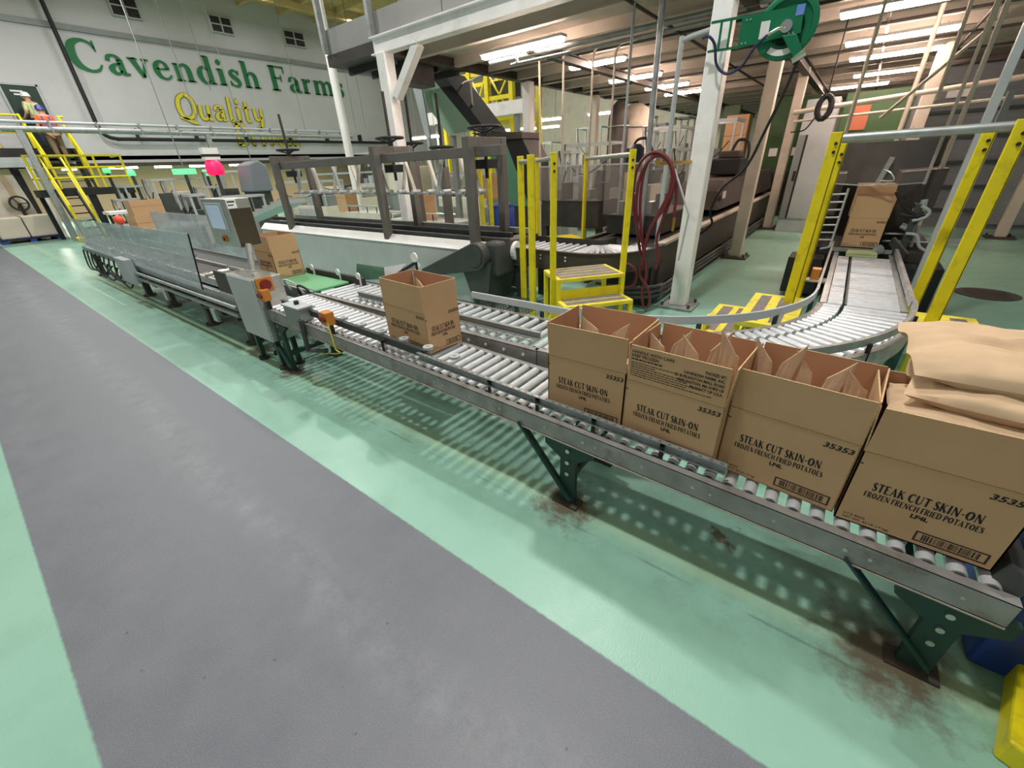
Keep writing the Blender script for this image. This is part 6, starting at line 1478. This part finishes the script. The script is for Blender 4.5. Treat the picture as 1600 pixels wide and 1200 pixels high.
SKIN = mat('skin', (196, 148, 122), .55, 0, .04, 6)
def skinned(name, verts, edges, radii, m, parent, root=0, lv=2):
    me = bpy.data.meshes.new(name); me.from_pydata([tuple(v) for v in verts], edges, []); me.materials.append(m)
    o = bpy.data.objects.new(name, me); COL.objects.link(o); o.parent = parent; MW[o.name] = world_of(parent)
    md = o.modifiers.new('skin', 'SKIN'); md.use_smooth_shade = True
    for i, r_ in enumerate(radii): me.skin_vertices[0].data[i].radius = (r_, r_)
    me.skin_vertices[0].data[root].use_root = True
    sb = o.modifiers.new('sub', 'SUBSURF'); sb.levels = lv; sb.render_levels = lv
    return o
def person(lab, loc, rz, vest, trousers, helmet, step):
    t = thing('person', lab, 'person', loc, rz)
    # local: faces -x; y to the side
    J = {'pel': (0, 0, .96), 'sp': (-.01, 0, 1.14), 'ch': (-.02, 0, 1.36), 'nk': (-.03, 0, 1.50), 'hd': (-.05, 0, 1.60), 'ht': (-.05, 0, 1.70)}
    vs = []; ra = []; ed = []
    def v(p, r_, par=None):
        vs.append(p); ra.append(r_)
        if par is not None: ed.append((par, len(vs)-1))
        return len(vs)-1
    pel = v(J['pel'], .145); sp0 = v(J['sp'], .13, pel); ch = v(J['ch'], .155, sp0); nk = v(J['nk'], .06, ch); hd = v(J['hd'], .092, nk); ht = v(J['ht'], .085, hd)
    arms = {}
    for s in (-1, 1):
        sh = v((-.02, s*.19, 1.42), .068, ch); elb = v((.03, s*.26, 1.15), .048, sh); wr = v((-.16, s*.27, 1.0), .032, elb); hn = v((-.24, s*.27, .97), .036, wr)
        hp = v((0, s*.10, .88), .10, pel); kn = v((-.10 if s == step else -.02, s*.11, .52 + (.06 if s == step else 0)), .068, hp)
        an = v((.02 if s != step else -.08, s*.11, .10 + (.10 if s == step else 0)), .045, kn); v((an and vs[an][0]-.15, s*.12, vs[an][2]-.06), .042, an)
        arms[s] = vs[hn]
    body = skinned('body', vs, ed, ra, SKIN, t)
    for s in (-1, 1):
        hx, hy, hz = arms[s]
        for k, (dy, L_) in enumerate(((-.025, .06), (-.008, .075), (.010, .07), (.026, .055))):
            skinned('finger', [(hx-.02, hy+dy, hz), (hx-.02-L_*.6, hy+dy, hz-.008), (hx-.02-L_, hy+dy, hz-.035)], [(0, 1), (1, 2)], [.0095, .0085, .007], SKIN, body, lv=1)
        skinned('thumb', [(hx+.02, hy-s*.03, hz), (hx-.01, hy-s*.055, hz+.005), (hx-.035, hy-s*.055, hz-.01)], [(0, 1), (1, 2)], [.011, .010, .008], SKIN, body, lv=1)
    f = MB().ball((-.135, 0, 1.60), .018, .014, .022); obj('nose', f, SKIN, body, smooth=True, local=True)
    for s in (-1, 1):
        obj('eye', MB().ball((-.128, s*.035, 1.625), .012), STICK, body, smooth=True, local=True); obj('ear', MB().ball((-.04, s*.095, 1.60), .02, .012, .03), SKIN, body, smooth=True, local=True)
    obj('mouth', MB().box(-.134, -.128, -.025, .025, 1.555, 1.562), RED, body, local=True)
    tv = [(0, 0, .95), (-.01, 0, 1.14), (-.02, 0, 1.38), (-.02, -.17, 1.42), (.03, -.25, 1.17), (-.02, .17, 1.42), (.03, .25, 1.17)]
    skinned('jacket', tv, [(0, 1), (1, 2), (2, 3), (3, 4), (2, 5), (5, 6)], [.165, .150, .175, .085, .06, .085, .06], vest[0], t)
    mb = MB()
    for s in (-1, 1): mb.beam((.165, s*.09, 1.02), (.150, s*.08, 1.46), .05, .008, up=(1, 0, 0))
    obj('reflective_stripe', MB().box(.150, .172, -.15, .15, 1.08, 1.13), vest[1], t, local=True)
    for s in (-1, 1): obj('reflective_stripe', MB().beam((.165, s*.08, 1.13), (.158, s*.09, 1.44), .045, .012, up=(1, 0, 0)), vest[1], t, local=True)
    lv_ = [(0, 0, .98), (0, -.10, .88), vs[[i for i in range(len(vs)) if abs(vs[i][2]-.52) < .07 and vs[i][1] < 0][0]], (0, .10, .88), vs[[i for i in range(len(vs)) if abs(vs[i][2]-.52) < .07 and vs[i][1] > 0][0]]]
    a1_ = [p for p in vs if .08 < p[2] < .22 and p[1] < 0 and abs(p[1]+.11) < .005][0]; a2_ = [p for p in vs if .08 < p[2] < .22 and p[1] > 0 and abs(p[1]-.11) < .005][0]
    skinned('trousers', lv_+[a1_, a2_], [(0, 1), (1, 2), (2, 5), (0, 3), (3, 4), (4, 6)], [.155, .115, .085, .115, .085, .065, .065], trousers, t)
    for p in (a1_, a2_): obj('boot', MB().prism([(p[0]+.07, p[1]-.05, p[2]-.10), (p[0]-.19, p[1]-.05, p[2]-.10), (p[0]-.19, p[1]-.05, p[2]-.05), (p[0]-.05, p[1]-.05, p[2]+.02), (p[0]+.07, p[1]-.05, p[2]+.02)], (0, .10, 0)), BLACK, t, local=True, bevel=.015)
    h = obj('hard_hat', MB().lathe((-.05, 0, 1.64), (0, 0, 1), [(.135, 0), (.122, .02), (.118, .07), (.09, .125), (.04, .145), (.01, .148)], 20), helmet, t, smooth=True, local=True)
    obj('hat_brim', MB().prism([(-.15, -.09, 1.64), (-.22, -.05, 1.63), (-.22, .05, 1.63), (-.15, .09, 1.64)], (0, 0, .012)), helmet, h, local=True)
    return t
OV = mat('orange_vest', (236, 92, 44), .7, 0, .05, 10); PV = mat('purple_stripe', (92, 84, 150), .6, 0, .05, 10); LV = mat('pale_lime_vest', (206, 214, 150), .7, 0, .06, 10); SV = mat('silver_stripe', (196, 196, 190), .5, 0, .05, 10)
KH = mat('khaki_trousers', (128, 106, 78), .8, 0, .1, 8); NB = mat('navy_trousers', (44, 46, 66), .8, 0, .1, 8); BH = mat('blue_helmet', (52, 60, 140), .35, 0, .04, 8); WH = mat('white_helmet', (236, 236, 236), .35, 0, .03, 8)
person('person in an orange vest and blue hard hat on the yellow stairs, seen from behind', (-22.80, 3.58, 2.36), 0, (OV, PV), KH, BH, 1)
person('person in a pale vest and white hard hat by the green door', (-24.2, 3.62, 2.88), R(25), (LV, SV), NB, WH, -1)

# ---- pallet with stacked liners
t = thing('blue_pallet', 'blue plastic pallet on the green floor at the far left', 'pallet', (-22.8, 1.7, 0))
obj('top_deck', MB().box(-23.5, -22.3, .95, 2.45, .10, .15), BLUE, t)
for y in (1.02, 1.7, 2.38): obj('runner', MB().box(-23.5, -22.3, y-.08, y+.08, 0, .10), BLUE, t)
obj('dark_deck_edge', MB().box(-22.3, -22.29, .95, 2.45, .10, .15), BLACK, t)
for k in range(2): single('liner_stack', MB().box(-23.45, -22.35, 1.0+k*.71, 1.68+k*.71, .151, .80+.02*k), LINER, ('left', 'right')[k] + ' of the two cream liner stacks on the blue pallet', 'stack', bevel=.03)
# ---- things standing behind the pallet
for i, (px0, px1, lab) in enumerate(((-30, 18, 'tan sheet leaning behind the pallet at the left edge'), (16, 30, 'narrow tan board leaning behind the pallet'), (28, 44, 'pale board leaning behind the pallet, right of the others'))):
    a = onx(px0, 300, -24); b_ = onx(px1, 300, -24)
    single('leaning_board', MB().prism([(-23.7-.12*i, a.y, 0), (-23.7-.12*i, b_.y, 0), (-24.1-.12*i, b_.y-.12, 2.1), (-24.1-.12*i, a.y-.12, 2.1)], (-.05, 0, 0)), (TAN, BEIGE, CREAMW)[i], lab, 'board')
a = onx(30, 290, -23); t = thing('white_slant_post', 'white steel post standing behind the pallet', 'post', (-23, 2.35, 0))
obj('post', MB().box(-23.1, -22.95, 2.52, 2.66, 0, 2.3), WHITE, t); obj('cross_arm', MB().box(-23.1, -22.95, 1.5, 2.9, 2.3, 2.6), LGREY, t)
v_ = onx(30, 318, -22.9); t = thing('valve_wheel', 'dark valve with a round handle behind the pallet', 'valve', (-22.9, v_.y, 0))
obj('wheel', MB().tube([(-22.85, v_.y+.22*math.cos(2*pi*k/16), v_.z+.22*math.sin(2*pi*k/16)) for k in range(16)], .03, 6, closed=True), BLACK, t); obj('stem', MB().cyl((-22.9, v_.y, 0), (-22.9, v_.y, v_.z), .05, 8), BLACK, t)
for k in range(3): obj('spoke', MB().cyl((-22.86, v_.y, v_.z), (-22.86, v_.y+.22*math.cos(2*pi*k/3), v_.z+.22*math.sin(2*pi*k/3)), .02, 6), BLACK, t)
